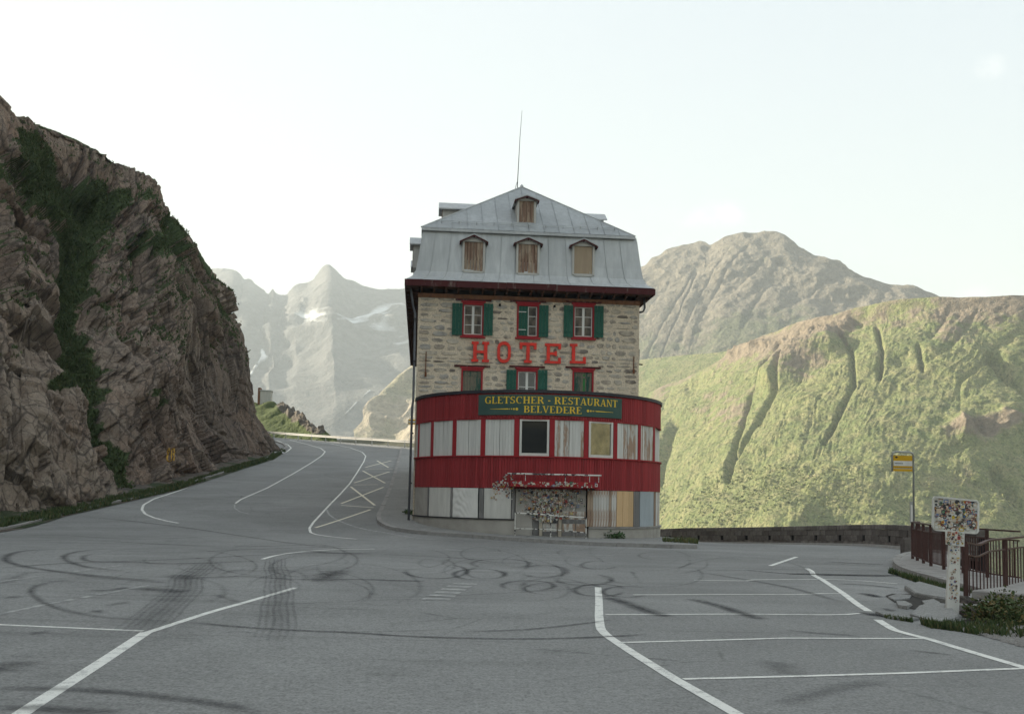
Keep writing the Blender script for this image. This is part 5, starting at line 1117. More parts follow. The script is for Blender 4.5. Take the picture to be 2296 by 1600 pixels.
def serif(x, y, w=.30): return ln(x-w/2, y, x+w/2, y, t_)
B_, Tp = t_/2, 1-t_/2
GL = {
 'H': (.90, ln(.19, 0, .19, 1, T_)+ln(.71, 0, .71, 1, T_)+ln(.19, .5, .71, .5, t_*1.1)+serif(.19, B_, .36)+serif(.19, Tp, .36)+serif(.71, B_, .36)+serif(.71, Tp, .36)),
 'E': (.74, ln(.19, 0, .19, 1, T_)+ln(.03, Tp, .66, Tp, t_)+ln(.03, B_, .70, B_, t_)+ln(.19, .52, .48, .52, t_)+[[(.66, 1), (.60, .97), (.66, .72)], [(.70, 0), (.70, .30), (.60, .03)], [(.50, .66), (.50, .38), (.44, .52)]]),
 'L': (.68, ln(.19, 0, .19, 1, T_)+serif(.19, Tp, .36)+ln(.03, B_, .64, B_, t_)+[[(.64, 0), (.64, .30), (.54, .03)]]),
 'T': (.78, ln(.39, 0, .39, 1, T_)+ln(.03, Tp, .75, Tp, t_)+serif(.39, B_, .36)+[[(.03, 1), (.13, .97), (.03, .70)], [(.75, 1), (.75, .70), (.65, .97)]]),
 'R': (.86, ln(.19, 0, .19, 1, T_)+serif(.19, B_, .36)+ln(.03, Tp, .45, Tp, t_)+arcpoly(.40, .745, .33, .255, -PI/2, PI/2, T_, t_)+ln(.19, .50, .42, .50, t_)+[[(.36, .5), (.54, .52), (.84, .0), (.64, .0)]]),
 'A': (.86, [[(.40, 1), (.47, 1), (.16, 0), (.09, 0)], [(.40, 1), (.52, 1), (.80, 0), (.60, 0)]]+ln(.20, .32, .62, .32, t_)+serif(.13, B_, .26)+serif(.70, B_, .34)),
 'U': (.86, ln(.19, .34, .19, 1, T_)+ln(.68, .34, .68, 1, t_*1.2)+arcpoly(.402, .34, .305, .35, PI, 2*PI, T_*.8, t_*1.3)+serif(.19, Tp, .36)+serif(.68, Tp, .28)),
 'N': (.88, ln(.15, 0, .15, 1, t_*1.1)+ln(.73, 0, .73, 1, t_*1.1)+[[(.06, 1), (.26, 1), (.76, 0), (.64, 0)]]+serif(.15, B_, .26)+serif(.73, Tp, .26)),
 'B': (.80, ln(.19, 0, .19, 1, T_)+ln(.03, Tp, .42, Tp, t_)+ln(.03, B_, .44, B_, t_)+ln(.19, .52, .44, .52, t_)+arcpoly(.40, .755, .30, .245, -PI/2, PI/2, T_, t_)+arcpoly(.42, .27, .33, .27, -PI/2, PI/2, T_, t_)),
 'D': (.88, ln(.19, 0, .19, 1, T_)+ln(.03, Tp, .40, Tp, t_)+ln(.03, B_, .40, B_, t_)+arcpoly(.38, .5, .44, .5, -PI/2, PI/2, T_, t_)),
 'V': (.84, [[(.05, 1), (.25, 1), (.48, 0), (.38, 0)], [(.68, 1), (.75, 1), (.46, 0), (.38, 0)]]+serif(.15, Tp, .32)+serif(.71, Tp, .24)),
 'C': (.84, arcpoly(.46, .5, .42, .5, PI*.30, PI*1.70, T_, t_)+[[(.72, 1), (.76, 1), (.76, .66), (.66, .82)]]),
 'G': (.90, arcpoly(.46, .5, .42, .5, PI*.30, PI*1.70, T_, t_)+[[(.72, 1), (.76, 1), (.76, .66), (.66, .82)]]+ln(.73, .02, .73, .44, T_*.9)+serif(.73, .44, .30)),
 'S': (.68, arcpoly(.34, .735, .28, .265, PI*.22, PI*1.5, T_*.85, t_)+arcpoly(.33, .27, .30, .27, -PI*.80, PI*.5, T_*.85, t_)+[[(.20, .62), (.38, .42), (.50, .46), (.26, .66)]]+[[(.55, 1), (.60, 1), (.60, .72), (.50, .82)], [(.06, 0), (.10, 0), (.16, .18), (.06, .30)]]),
 '-': (.46, ln(.10, .42, .36, .42, .13)), ' ': (.30, [])}
def text_polys(s, w=1., gap=.04):
    x = 0; out = []
    for ch in s: a, P = GL[ch]; out.append((x, P)); x += a+gap
    return out, x-gap
SG = empty('restaurant_sign', tuple(HO), 'long dark green sign with yellow serif lettering on the rounded red front', 'sign', AX)
SA0, SA1 = zx2phi(660, 905), zx2phi(1845, 905); sz1, sz0 = 5.80, 4.98
arcwall(MB(), SA0, SA1, R+.055, R+.022, sz0, sz1, 30).build('sign_board', M_SIGNG, SG)
rs = R+.056
def arcline(s, zx0, zx1, z0, h, name):
    L_, W0 = text_polys(s); A0, A1 = zx2phi(zx0, 905)*rs, zx2phi(zx1, 905)*rs; k = (A1-A0)/W0
    for (x, P), ch in zip(L_, s):
        if not P: continue
        b = MB()
        for i, poly in enumerate(P): n = len(poly); b.add([tuple(bp((A0+(x+px)*k)/rs, rs+.003+i*.0003, z0+py*h)) for px, py in poly], [tuple(range(n))])
        b.build('letter', M_GOLD, SG)
arcline('GLETSCHER - RESTAURANT', 712, 1808, 5.435, .285, 'a'); arcline('BELVEDERE', 1034, 1514, 5.075, .275, 'b')
for sg, za_, zb2 in ((1, 755, 990), (-1, 1775, 1553)):
    b = MB(); A0, A1 = zx2phi(za_, 912)*rs, zx2phi(zb2, 912)*rs; z = 5.215; n = 6
    for k in range(n):
        u0, u1 = A0+(A1-A0)*.66*k/n, A0+(A1-A0)*.66*(k+1)/n; h0, h1 = .004+.018*k/n, .004+.018*(k+1)/n; b.add([tuple(bp(u/rs, rs+.003, zz)) for u, zz in ((u0, z-h0), (u1, z-h1), (u1, z+h1), (u0, z+h0))], [(0, 1, 2, 3)])
    b.build('ornament_line', M_GOLD, SG)
    for f, r_ in ((.70, .02), (.77, .028), (.85, .038), (.95, .055)):
        b = MB(); c = A0+(A1-A0)*f; b.add([tuple(bp((c+r_*math.cos(t))/rs, rs+.0035, z+r_*math.sin(t))) for t in np.linspace(0, 2*PI, 12, endpoint=False)], [tuple(range(12))]); b.build('ornament_dot', M_GOLD, SG)
HS = empty('hotel_sign', tuple(HO), 'large red slab letters reading HOTEL on the stone wall', 'sign', AX)
q = .20
HL = {'H': ln(.2, 0, .2, 1, q)+ln(.8, 0, .8, 1, q)+ln(.2, .5, .8, .5, .13)+ln(.0, .065, .4, .065, .13)+ln(0, .935, .4, .935, .13)+ln(.6, .065, 1, .065, .13)+ln(.6, .935, 1, .935, .13),
      'O': arcpoly(.5, .68, .5, .32, 0, PI, .21, .15, 16)+arcpoly(.5, .32, .5, .32, PI, 2*PI, .21, .15, 16)+ln(.105, .32, .105, .68, .21)+ln(.895, .32, .895, .68, .21),
      'T': ln(.5, 0, .5, 1, q)+ln(0, .93, 1, .93, .14)+ln(.27, .065, .73, .065, .13)+ln(.08, .68, .08, .9, .16)+ln(.92, .68, .92, .9, .16),
      'E': ln(.22, 0, .22, 1, q)+ln(0, .935, 1, .935, .13)+ln(0, .065, 1, .065, .13)+ln(.22, .5, .72, .5, .13)+ln(.91, .72, .91, .95, .17)+ln(.91, .05, .91, .3, .17)+ln(.68, .38, .68, .62, .14),
      'L': ln(.22, 0, .22, 1, q)+ln(0, .935, .46, .935, .13)+ln(0, .065, 1, .065, .13)+ln(.91, .05, .91, .34, .17)}
for ch, a, c, d, e in (('H', 598, 742, 553, 727), ('O', 813, 922, 552, 735), ('T', 1000, 1137, 562, 735), ('E', 1210, 1342, 569, 740), ('L', 1420, 1551, 572, 740)):
    x0, z1 = Z2(a, d, -.1); x1, z0 = Z2(c, e, -.1); b = MB()
    for i, poly in enumerate(HL[ch]): b.prism([(x0+(x1-x0)*u, z0+(z1-z0)*v) for u, v in poly], lambda x, z, dd: (x, dd, z), -.13-i*.0006, -.06+i*.0006)
    b.build('letter', M_LETTER, HS)
# RIDERS in small dark capitals on a shutter and a short smear on another
SANS = {'R': ln(.1, 0, .1, 1, .2)+ln(.1, .92, .7, .92, .16)+ln(.1, .5, .7, .5, .16)+ln(.72, .55, .72, .9, .2)+ln(.4, .5, .8, .0, .2), 'I': ln(.3, 0, .3, 1, .22), 'D': ln(.1, 0, .1, 1, .2)+ln(.1, .92, .6, .92, .16)+ln(.1, .08, .6, .08, .16)+ln(.7, .12, .7, .88, .2), 'E': ln(.1, 0, .1, 1, .2)+ln(.1, .92, .75, .92, .16)+ln(.1, .5, .65, .5, .16)+ln(.1, .08, .75, .08, .16), 'S': ln(.1, .92, .75, .92, .16)+ln(.1, .5, .75, .5, .16)+ln(.1, .08, .75, .08, .16)+ln(.14, .5, .14, .92, .2)+ln(.7, .08, .7, .5, .2)}
b = MB(); A0, A1 = zx2phi(1432)*R, zx2phi(1526)*R; zz = 4.42; wl_ = (A1-A0)/6
for k, ch in enumerate('RIDERS'):
    for i, poly in enumerate(SANS[ch]): b.add([tuple(bp((A0+(k+u*.8)*wl_)/R, R-.030+i*.0004, zz+v*.075)) for u, v in poly], [tuple(range(len(poly)))])
b.build('graffiti', M_IRON, HOTEL)
# ================================================================== WHITE TUBE BARRIER IN FRONT OF THE DOORWAY
def ground_xy(x, y): return float(gz(x, y))
def wpt(l, z=0.): q = HO+E1*l[0]+E2*l[1]; return np.array([q[0], q[1], z])
def z3phi(zx): return zx2phi(zx)
def tube_barrier():
    a, c = bp(zx2phi(985)*1.0, R+.42), bp(zx2phi(1528), R+.42); A, Cc = wpt(a), wpt(c); g = gz(A[0], A[1])+KH
    d = Cc-A; L = np.linalg.norm(d); rz = math.atan2(d[1], d[0])
    e = empty('tube_barrier', (A[0], A[1], float(g)), 'chipped white tube barrier standing before the boarded hotel doorway', 'barrier', rz)
    zr = float(gz(Cc[0], Cc[1])+KH-g)
    MB().tube([(-.03, 0, .88), (L*.3, 0, .86), (L*.6, 0, .80), (L+.02, 0, .80+zr)], .032, 7).build('top_rail', M_SPOT, e); MB().tube([(0, 0, .28), (L*.5, 0, .27), (L, 0, .22+zr)], .022, 6).build('lower_rail', M_SPOT, e)
    for x, h, z in ((0, .87, 0), (L*.5, .82, zr*.5), (L, .80+zr, zr)): MB().tube([(x, 0, z-.05), (x, 0, h)], .026, 6).build('post', M_SPOT, e)
tube_barrier()
# ================================================================== PARAPET
M_PSTONE = MT('parapet_granite'); _n = M_PSTONE.noise(4, 6, None, .65); _c = M_PSTONE.ramp(M_PSTONE.rnd(), [(0, (.13, .115, .105)), (.5, (.19, .17, .155)), (1., (.25, .23, .21))])
M_PSTONE.set('Base Color', M_PSTONE.mix(M_PSTONE.ramp(_n, [(.35, .6), (.6, 0.)]), _c, (.07, .06, .055))).set('Roughness', .92); M_PSTONE.bump(_n, .7, .04); M_PSTONE = M_PSTONE.m
def parapet():
    pts = [(16.3, 34.6), (15.9, 39), (15.8, 43), (15.35, 48), (14.7, 52), (13.8, 56), (12.6, 59.5), (11.5, 62.5), (10.9, 66), (10.5, 70), (10.2, 76)]
    P = resample(crv(pts, 80), .98); n = len(P); T = np.gradient(P, axis=0); T /= np.linalg.norm(T, axis=1, keepdims=True); Nn = np.stack([-T[:, 1], T[:, 0]], -1)
    Nn = np.where(((np.array([0, 45.])-P)*Nn).sum(1, keepdims=True) < 0, -Nn, Nn)   # towards the road
    e = empty('parapet_wall', (P[0][0], P[0][1], 0), 'low curved granite block parapet along the outer edge of the road', 'wall'); o0 = np.array([P[0][0], P[0][1], 0])
    H = .74; b = MB()
    for i in range(n-1):
        a, c = P[i], P[i+1]; m = (a+c)/2-Nn[i]*.06; g = gz(*((a+c)/2)); b.box((m[0]-o0[0], m[1]-o0[1], g+H/2-.35), (np.linalg.norm(c-a)+.06, .30, H+.6), math.atan2(*(c-a)[::-1]))
    b.build('core', M_DARK, e)
    L = np.r_[0, np.cumsum(np.linalg.norm(np.diff(P, axis=0), axis=1))]
    def seg(s0, s1, z0, z1, th, name, off=0., mat=M_PSTONE):
        a = np.array([np.interp(s0, L, P[:, k]) for k in (0, 1)]); c = np.array([np.interp(s1, L, P[:, k]) for k in (0, 1)]); m = (a+c)/2; k = min(n-1, int(np.searchsorted(L, (s0+s1)/2))); q = m+Nn[k]*off; g0 = float(gz(*m)); sl = float(gz(*c)-gz(*a))
        bm = MB(); l2 = (np.linalg.norm(c-a)-.014)/2; y = th/2; j = RND.uniform(-.012, .012); bv = .018; vs = []
        for zz, ins in ((z0, 0), (z1-bv, 0), (z1, bv)):
            vs += [(-l2+ins, -y+ins, zz), (l2-ins, -y+ins, zz), (l2-ins, y-ins, zz), (-l2+ins, y-ins, zz)]
        vs = [(x, yy+j, zz+sl*x/(2*l2)) for x, yy, zz in vs]; f = [(3, 2, 1, 0), (8, 9, 10, 11)]
        for r_ in (0, 4):
            for k2 in range(4): f.append((r_+k2, r_+(k2+1) % 4, r_+4+(k2+1) % 4, r_+4+k2))
        bm.add(vs, f); bm.build(name, mat, e, loc=(q[0]-o0[0], q[1]-o0[1], g0), rz=math.atan2(c[1]-a[1], c[0]-a[0]))
    rng = random.Random(9); tot = L[-1]; s = 0
    while s < tot-.3: w = rng.uniform(1.0, 1.5); seg(s, min(tot, s+w), H+.002, H+.20, .46, 'coping_stone', -.04); s += w
    for r_, (za, zb) in enumerate(((-.15, .22), (.222, .48), (.482, .737))):
        s = 0; hole = 1.6
        while s < tot-.2:
            w = min(rng.uniform(.5, .95), tot-s)
            if r_ == 1 and s <= hole < s+w:
                if hole-.17-s > .15: seg(s, hole-.17, za, zb, .36, 'stone', .0)
                MB().box((0, 0, .35), (.30, .04, .24)).build('drain_hole', M_DARK, e, loc=tuple(np.array([np.interp(hole, L, P[:, k]) for k in (0, 1)])+Nn[min(n-1, int(hole/.98))]*.10-o0[:2])+(float(gz(*[np.interp(hole, L, P[:, k]) for k in (0, 1)])),), rz=math.atan2(T[min(n-1, int(hole/.98))][1], T[min(n-1, int(hole/.98))][0]))
                s = hole+.17; hole += 2.6; continue
            seg(s, s+w, za, zb, .36+rng.uniform(-.03, .03), 'stone', 0.); s += w
    K = np.stack([P+Nn*.18, P+Nn*.42], 1); K = np.dstack([K, gz(K[..., 0], K[..., 1])+.10]); K2 = np.concatenate([K, np.column_stack([P+Nn*.44, gz(*(P+Nn*.44).T)-.05]).reshape(n, 1, 3)], 1)
    struct(grid('kerb', K2, M_KERB, smooth=False), 'low granite kerb at the foot of the parapet')
parapet()
# ================================================================== BROWN RAILINGS
M_BROWN = simple('brown_railing_paint', (.085, .040, .034), (.060, .030, .026), 12, .6, .15, 4)
def railing(pts, label, posts, step=.125, H=1.10, lower=.9, foot=.10, dip=None, zoff=None, base=None):
    P = resample(np.array(pts, float), step); e = empty('railing', (P[0][0], P[0][1], 0), label, 'railing', group='brown railings'); o0 = np.array([P[0][0], P[0][1], 0.])
    L = np.r_[0, np.cumsum(np.linalg.norm(np.diff(P, axis=0), axis=1))]; zo = (lambda s: 0.) if zoff is None else zoff; dp = (lambda s: 0.) if dip is None else dip
    def p3(s, h): x, y = np.interp(s, L, P[:, 0]), np.interp(s, L, P[:, 1]); return np.array([x, y, gz(x, y)+zo(s)+h])-o0
    ss = np.linspace(0, L[-1], 24)
    MB_ = lambda h, w, t: [b_.bar(p3(ss[k], h-dp(ss[k])), p3(ss[k+1]+.004, h-dp(ss[k+1])), w, t) for k in range(len(ss)-1)]
    b_ = MB(); MB_(H, .075, .035); b_.build('top_rail', M_BROWN, e)
    b_ = MB(); MB_(lower, .03, .03); b_.build('middle_rail', M_BROWN, e)
    b_ = MB(); MB_(foot, .03, .03); b_.build('bottom_rail', M_BROWN, e)
    for s in posts: MB().bar(p3(s, -.12), p3(s, H-dp(s)-.02), .065).build('post', M_BROWN, e)
    s = step
    while s < L[-1]-.04:
        if min(abs(s-q) for q in posts) > .06: MB().bar(p3(s, foot+.01), p3(s, lower-dp(s)*.8-.01), .018).build('baluster', M_BROWN, e)
        s += step
    return e
r1 = [(12.6, 30.8), (12.15, 30.2), (11.75, 28.6), (11.35, 27.2), (11.1, 25.6), (11.02, 24), (11.03, 22.6), (11.15, 21.9)]
L1 = float(np.sum(np.linalg.norm(np.diff(np.array(r1), axis=0), axis=1)))
railing(r1, 'curved brown railing along the bus stop platform', [0.02, .75]+[1.7+1.25*k for k in range(int((L1-1.7)/1.25)+1)], zoff=lambda s: .13)
railing([(8.37, 18.4), (10.35, 20.9), (11.75, 22.65), (13.2, 24.4)], 'straight brown railing with bent top rail beside the sticker covered sign', [.02, 3.19, 5.43, 7.7], step=.27, dip=lambda s: .07*math.exp(-((s-.9)/.55)**2), lower=.88)
# ================================================================== BUS STOP SIGN
M_GALV = simple('galvanised_tube', (.42, .43, .42), (.30, .31, .30), 6, .45, 0, 4, metal=.5)
def bus_sign(x, y, z, label, W=.66, rz=.05):
    e = empty('bus_stop_sign', (x, y, z), label, 'sign', rz, group='yellow bus stop signs')
    H = 3.28; fr = MB(); fr.tube([(0, 0, 0), (0, 0, H-.12), (-.03, 0, H-.03), (-.12, 0, H), (-W+.08, 0, H), (-W, 0, H-.03), (-W-.03, 0, H-.12), (-W-.03, 0, H-.62)], .03, 8); fr.build('pole', M_GALV, e, smooth=True)
    MB().tube([(0, 0, -.02), (0, 0, .22), (0, 0, .5)], [.10, .06, .04], 8).build('foot', M_GALV, e)
    y_ = M_SY; p = MB().b6(-W+.01, -.04, -.012, .012, H-.61, H-.11).build('panel', M_SY, e)
    MB().b6(-W+.012, -.042, -.0155, -.0125, H-.44, H-.28).build('white_strip', M_WHITEP, p); MB().b6(-W+.012, -.042, -.0155, -.0125, H-.53, H-.515).build('white_line', M_WHITEP, p)
    t = MB(); t.b6(-W+.06, -W+.15, -.0155, -.0125, H-.18, H-.15); t.b6(-W+.09, -W+.12, -.0158, -.0125, H-.20, H-.13); t.build('symbol', M_IRON, p)
    t = MB()
    for k in range(6): t.b6(-W+.05+k*.045, -W+.085+k*.045, -.0175, -.0156, H-.375, H-.35)
    for k in range(9): t.b6(-W+.05+k*.06, -W+.10+k*.06, -.0152, -.0122, H-.505, H-.49)
    t.build('print', M_IRON, p)
    MB().b6(-.13, -.045, -.03, .01, 1.05, 1.72).build('timetable_case', M_GALV, e); MB().b6(-.12, -.055, -.034, -.031, 1.10, 1.62).build('timetable', M_WHITEP, e)
    return e
M_SY = simple('yellow_sign_enamel', (.62, .36, .012), (.58, .33, .012), 3, .4)
bp_ = gp(2050, 1247, .13); bus_sign(bp_[0], bp_[1], float(gz(bp_[0], bp_[1]))+.13, 'yellow and white bus stop sign on a bent grey tube by the parapet')
q = at(924, 998, 96.); s2 = bus_sign(q[0]+.35, 96., float(gz(q[0], 96.)), 'far yellow bus stop sign half hidden behind the hotel corner', .75)
b0 = gp(2042, 1245, .0); o = MB(); o.box((0, 0, .22), (.26, .26, .56), .2); o.box((0, 0, .52), (.21, .21, .05), .2); o = o.build('stone_bollard', M_PSTONE, loc=(b0[0]+.05, b0[1]+.55, float(gz(b0[0], b0[1]+.55)))); tag(o, 'squat dark stone block behind the foot of the bus stop pole', 'stone block')
# ================================================================== STICKER-COVERED SIGN
def sticker_sign():
    g = gp(2142, 1376); D = g[1]; e = empty('sticker_covered_sign', (g[0], g[1], 0.), 'white road sign on a flat post completely plastered with stickers', 'sign', .0)
    k = D/FPX; lx = lambda px: (px-2142)*k; lz = lambda py: (1128.5-py)*k+CAMH; tl = .035
    P = [(2095, 1119), (2098, 1114), (2190, 1121), (2195, 1125), (2193, 1189), (2188, 1193), (2098, 1187), (2093, 1181)]
    pan = [(lx(a), lz(b)) for a, b in P]; b = MB(); b.prism(pan, lambda x, z, d: (x, d, z), -.02, .02); pn = b.build('panel', M_WHITEP, e)
    rim = MB()
    for i in range(len(pan)): a, c = pan[i], pan[(i+1) % len(pan)]; rim.bar((a[0], -.02, a[1]), (c[0], -.02, c[1]), .035, .03)
    rim.build('rim', M_WHITEP, pn)
    sub = [(lx(a), lz(b)) for a, b in ((2120, 1188), (2163, 1191), (2162, 1223), (2121, 1219))]; MB().prism(sub, lambda x, z, d: (x, d, z), -.035, -.022).build('plate', M_WHITEP, e)
    post = [(lx(a), lz(b)) for a, b in ((2131, 1213), (2154, 1215), (2152, 1300), (2149, 1380), (2146, 1386), (2122, 1372), (2126, 1300))]; MB().prism(post, lambda x, z, d: (x, d, z), -.018, .05).build('post', M_WHITEP, e)
    rng = random.Random(21); b = MB(); SCB = SC+[(.55, .45, .05), (.6, .06, .05), (.62, .62, .6), (.04, .04, .05), (.08, .2, .4)]
    fn = lambda u, v, y: (u, -.0225-y, v)
    def inside(x, z): return lx(2099) < x < lx(2189) and lz(1186) < z < lz(1120)-(x-lx(2098))*.06
    c = 0
    while c < 620:
        x, z = rng.uniform(lx(2096), lx(2192)), rng.uniform(lz(1190), lz(1115))
        if inside(x, z): sticker(b, fn, x, z, rng.choice((.012, .018, .024, .03, .04)), rng, .0004+c*.00003); c += 1
    b.build('stickers', M_STICK, pn, kind='stuff'); b = MB(); fn2 = lambda u, v, y: (u, -.036-y, v); fn3 = lambda u, v, y: (u, -.019-y, v)
    for c in range(60): sticker(b, fn2, rng.uniform(lx(2123), lx(2160)), rng.uniform(lz(1218), lz(1192)), rng.choice((.012, .018, .026)), rng, .0004+c*.0001)
    for c in range(75):
        py = 1222+rng.random()**1.3*128; cx_ = 2142-(py-1215)*.045; sticker(b, fn3, lx(cx_+rng.uniform(-9, 9)), lz(py), rng.choice((.010, .016, .024)), rng, .0004+c*.0001)
    b.build('stickers', M_STICK, e, kind='stuff')
sticker_sign()
# ================================================================== BROKEN EDGE, BOULDERS, KERB BLOCKS
def rock(name, px, py, s, label, mat, seed, dz=0., group=None):
    g = gp(px, py); n = 22; th = np.linspace(0, PI, n)[:, None]; ph = np.linspace(0, 2*PI, n*2)[None, :]
    P = np.stack([np.sin(th)*np.cos(ph), np.sin(th)*np.sin(ph), np.cos(th)+0*ph], -1); F1, F2, r, V = voro(P*1.3+seed, seed)
    P = P*(1+.22*fbm(P*1.1+seed*3.1, 3, seed)+.25*(r[0]-.5)-.12*np.clip(1-(F2-F1)/.15, 0, 1))[..., None]; P[:, -1] = P[:, 0]; P = P*np.array(s); P[..., 2] += s[2]*.45
    z0 = np.zeros(P.shape[:2]); o = grid(name, P[:, ::-1], mat, attrs={'grass': z0, 'dark_tone': z0, 'crack': z0}, smooth=False); o.location = (g[0], g[1], float(g[2])+dz); return tag(o, label, 'rock', group)
M_BOULDER = m_rock('broken_rock', (.085, .075, .07), (.20, .18, .16), (.16, .10, .07))
rock('boulder', 2168, 1372, (.26, .24, .17), 'broken brown rock lying against the foot of the sticker covered sign', M_BOULDER, 3)
rock('boulder', 2185, 1384, (.20, .18, .10), 'low rusty brown rock in front of the larger broken rock', M_BOULDER, 5)
def slab(px, z0, z1, mat, name, label, cat, tilt=0.):
    P = [gp(a, b) for a, b in px]; c = np.mean(P, 0); b = MB(); poly = [(p[0]-c[0], p[1]-c[1]) for p in P]
    if sum(poly[i][0]*poly[(i+1) % len(poly)][1]-poly[(i+1) % len(poly)][0]*poly[i][1] for i in range(len(poly))) < 0: poly = poly[::-1]
    k = len(poly); R2 = random.Random(int(px[0][0])); mid = [(x*.96+R2.uniform(-.01, .01), y*.96+R2.uniform(-.01, .01)) for x, y in poly]
    vs = [(x, y, z0) for x, y in poly]+[(x, y, z1-.03) for x, y in poly]+[(x, y, z1+R2.uniform(-.008, .008)+tilt*x) for x, y in mid]; f = [tuple(range(2*k, 3*k))]
    for r_ in (0, k):
        for i in range(k): f.append((r_+i, r_+(i+1) % k, r_+k+(i+1) % k, r_+k+i))
    b.add(vs, f); o = b.build(name, mat, loc=(c[0], c[1], 0)); return tag(o, label, cat)
slab([(2028, 1322), (2060, 1312), (2120, 1330), (2175, 1340), (2230, 1352), (2205, 1372), (2150, 1364), (2120, 1352), (2080, 1345), (2050, 1338)], -.1, .10, M_PAVE, 'asphalt_slab', 'raised broken slab of old asphalt behind the sticker covered sign', 'slab')
slab([(2040, 1382), (2062, 1366), (2090, 1360), (2122, 1366), (2138, 1378), (2150, 1392), (2120, 1400), (2080, 1394)], -.1, .075, M_PAVE, 'asphalt_slab', 'loose tilted asphalt lump in front of the sticker covered sign', 'slab', .05)
slab([(1962, 1374), (1990, 1376), (2030, 1382), (2060, 1390), (2030, 1392), (1990, 1386)], -.1, .035, M_ROAD, 'asphalt_slab', 'thin dark asphalt patch crossing the white bay line', 'slab')
slab([(1990, 1340), (2012, 1334), (2045, 1336), (2040, 1344), (2005, 1348)], -.1, .03, M_ROAD, 'asphalt_slab', 'small sunken asphalt patch inside the broken hole', 'slab')
M_SOIL_PIT = simple('soil_and_pit_shade', (.022, .021, .020), (.05, .046, .04), 9, .95, .6)
def pit(px, label):
    P = np.array([gp(a, b)[:2] for a, b in px]); c = P.mean(0); b = MB(); n = len(P); Z = [gz(*p)+.011 for p in P]; b.add([(c[0], c[1], gz(*c)+.012)]+[(p[0], p[1], z) for p, z in zip(P, Z)], [(0, 1+i, 1+(i+1) % n) for i in range(n)]); return b.build('soil_pit_patch', M_SOIL_PIT, ROAD)
pit([(1985, 1336), (2000, 1331), (2040, 1332), (2062, 1340), (2100, 1345), (2118, 1352), (2122, 1362), (2095, 1362), (2065, 1368), (2040, 1364), (2030, 1354), (2005, 1350)], '')  # flat patch: the hole's shade is put into its near-black colour
pit([(2140, 1396), (2170, 1388), (2230, 1384), (2330, 1400), (2380, 1450), (2296, 1428), (2240, 1418), (2180, 1408)], '')
def block(px, py, d, rz, label, mat=M_CONC, z=0.):
    g = gp(px, py); b = MB(); x, y, h = d[0]/2, d[1]/2, d[2]; v = .02
    vs = [(-x, -y, -.15), (x, -y, -.15), (x, y, -.15), (-x, y, -.15), (-x, -y, h-v), (x, -y, h-v), (x, y, h-v), (-x, y, h-v), (-x+v, -y+v, h), (x-v, -y+v, h), (x-v, y-v, h), (-x+v, y-v, h)]
    f = [(8, 9, 10, 11)]
    for r_ in (0, 4):
        for i in range(4): f.append((r_+i, r_+(i+1) % 4, r_+4+(i+1) % 4, r_+4+i))
    b.add(vs, f); o = b.build('concrete_block', mat, loc=(g[0], g[1], z), rz=rz); return tag(o, label, 'block')
block(2262, 1362, (1.15, .8, .30), .75, 'pale concrete block at the foot of the straight brown railing')
block(2195, 1370, (1.5, .5, .16), .75, 'low concrete edging slab behind the weeds beside the broken rock')
slab([(2068, 1352), (2092, 1349), (2108, 1356), (2098, 1364), (2076, 1362)], -.05, .05, M_PAVE, 'asphalt_slab', 'small broken asphalt piece lying in the dark hole', 'slab', .06)
slab([(2010, 1352), (2030, 1350), (2046, 1358), (2034, 1366), (2014, 1362)], -.05, .045, M_PAVE, 'asphalt_slab', 'tilted asphalt piece at the left rim of the dark hole', 'slab', -.05)
def gravel():
    n = 1500; A = [gp(a, b)[:2] for a, b in ((2120, 1400), (2290, 1400), (2360, 1470), (2180, 1418))]; A = np.array(A); u, w = NR.uniform(0, 1, n)[:, None], NR.uniform(0, 1, n)[:, None]
    C0 = (A[0]*(1-u)+A[1]*u)*(1-w)+(A[3]*(1-u)+A[2]*u)*w; s = NR.uniform(.012, .05, n); out = []; T4 = np.array([[1, 0, -.4], [-.5, .87, -.4], [-.5, -.87, -.4], [0, 0, .7]])
    R_ = NR.uniform(0, 6.28, n); c, sn = np.cos(R_), np.sin(R_); V = T4[None]*s[:, None, None]*NR.uniform(.6, 1.3, (n, 4, 1)); V = np.stack([V[..., 0]*c[:, None]-V[..., 1]*sn[:, None], V[..., 0]*sn[:, None]+V[..., 1]*c[:, None], V[..., 2]*.8], -1)+np.column_stack([C0, gz(*C0.T)+.02])[:, None]
    F = np.concatenate([V[:, [0, 1, 3]], V[:, [1, 2, 3]], V[:, [2, 0, 3]]]); tag(tris('gravel', F, M_KERB), 'loose grey gravel at the crumbling edge of the forecourt', 'gravel', kind='stuff')
gravel()
# ================================================================== WEEDS, BUSH AND VERGE GRASS
def leaves(n, rad, h, size, seed, flat=.5):                  # leaf-sized faces spread through a low clump
    r = np.random.default_rng(seed); a = r.uniform(0, 6.28, n); q = np.sqrt(r.uniform(0, 1, n))*rad; B = np.stack([q*np.cos(a)*1.0, q*np.sin(a), r.uniform(.05, 1, n)**1.2*h*(1-.55*(q/rad)**2)], -1)
    d = r.normal(0, 1, (n, 3)); d[:, 2] = abs(d[:, 2])*flat+.1; d /= np.linalg.norm(d, axis=1, keepdims=True); s = np.cross(d, r.normal(0, 1, (n, 3))); s /= np.linalg.norm(s, axis=1, keepdims=True)
    L = size*r.uniform(.6, 1.4, n)[:, None]; V = np.stack([B-s*L*.0, B+d*L*.5+s*L*.32, B+d*L, B+d*L*.5-s*L*.32], 1); return V, np.repeat(r.uniform(0, 1, n), 4)
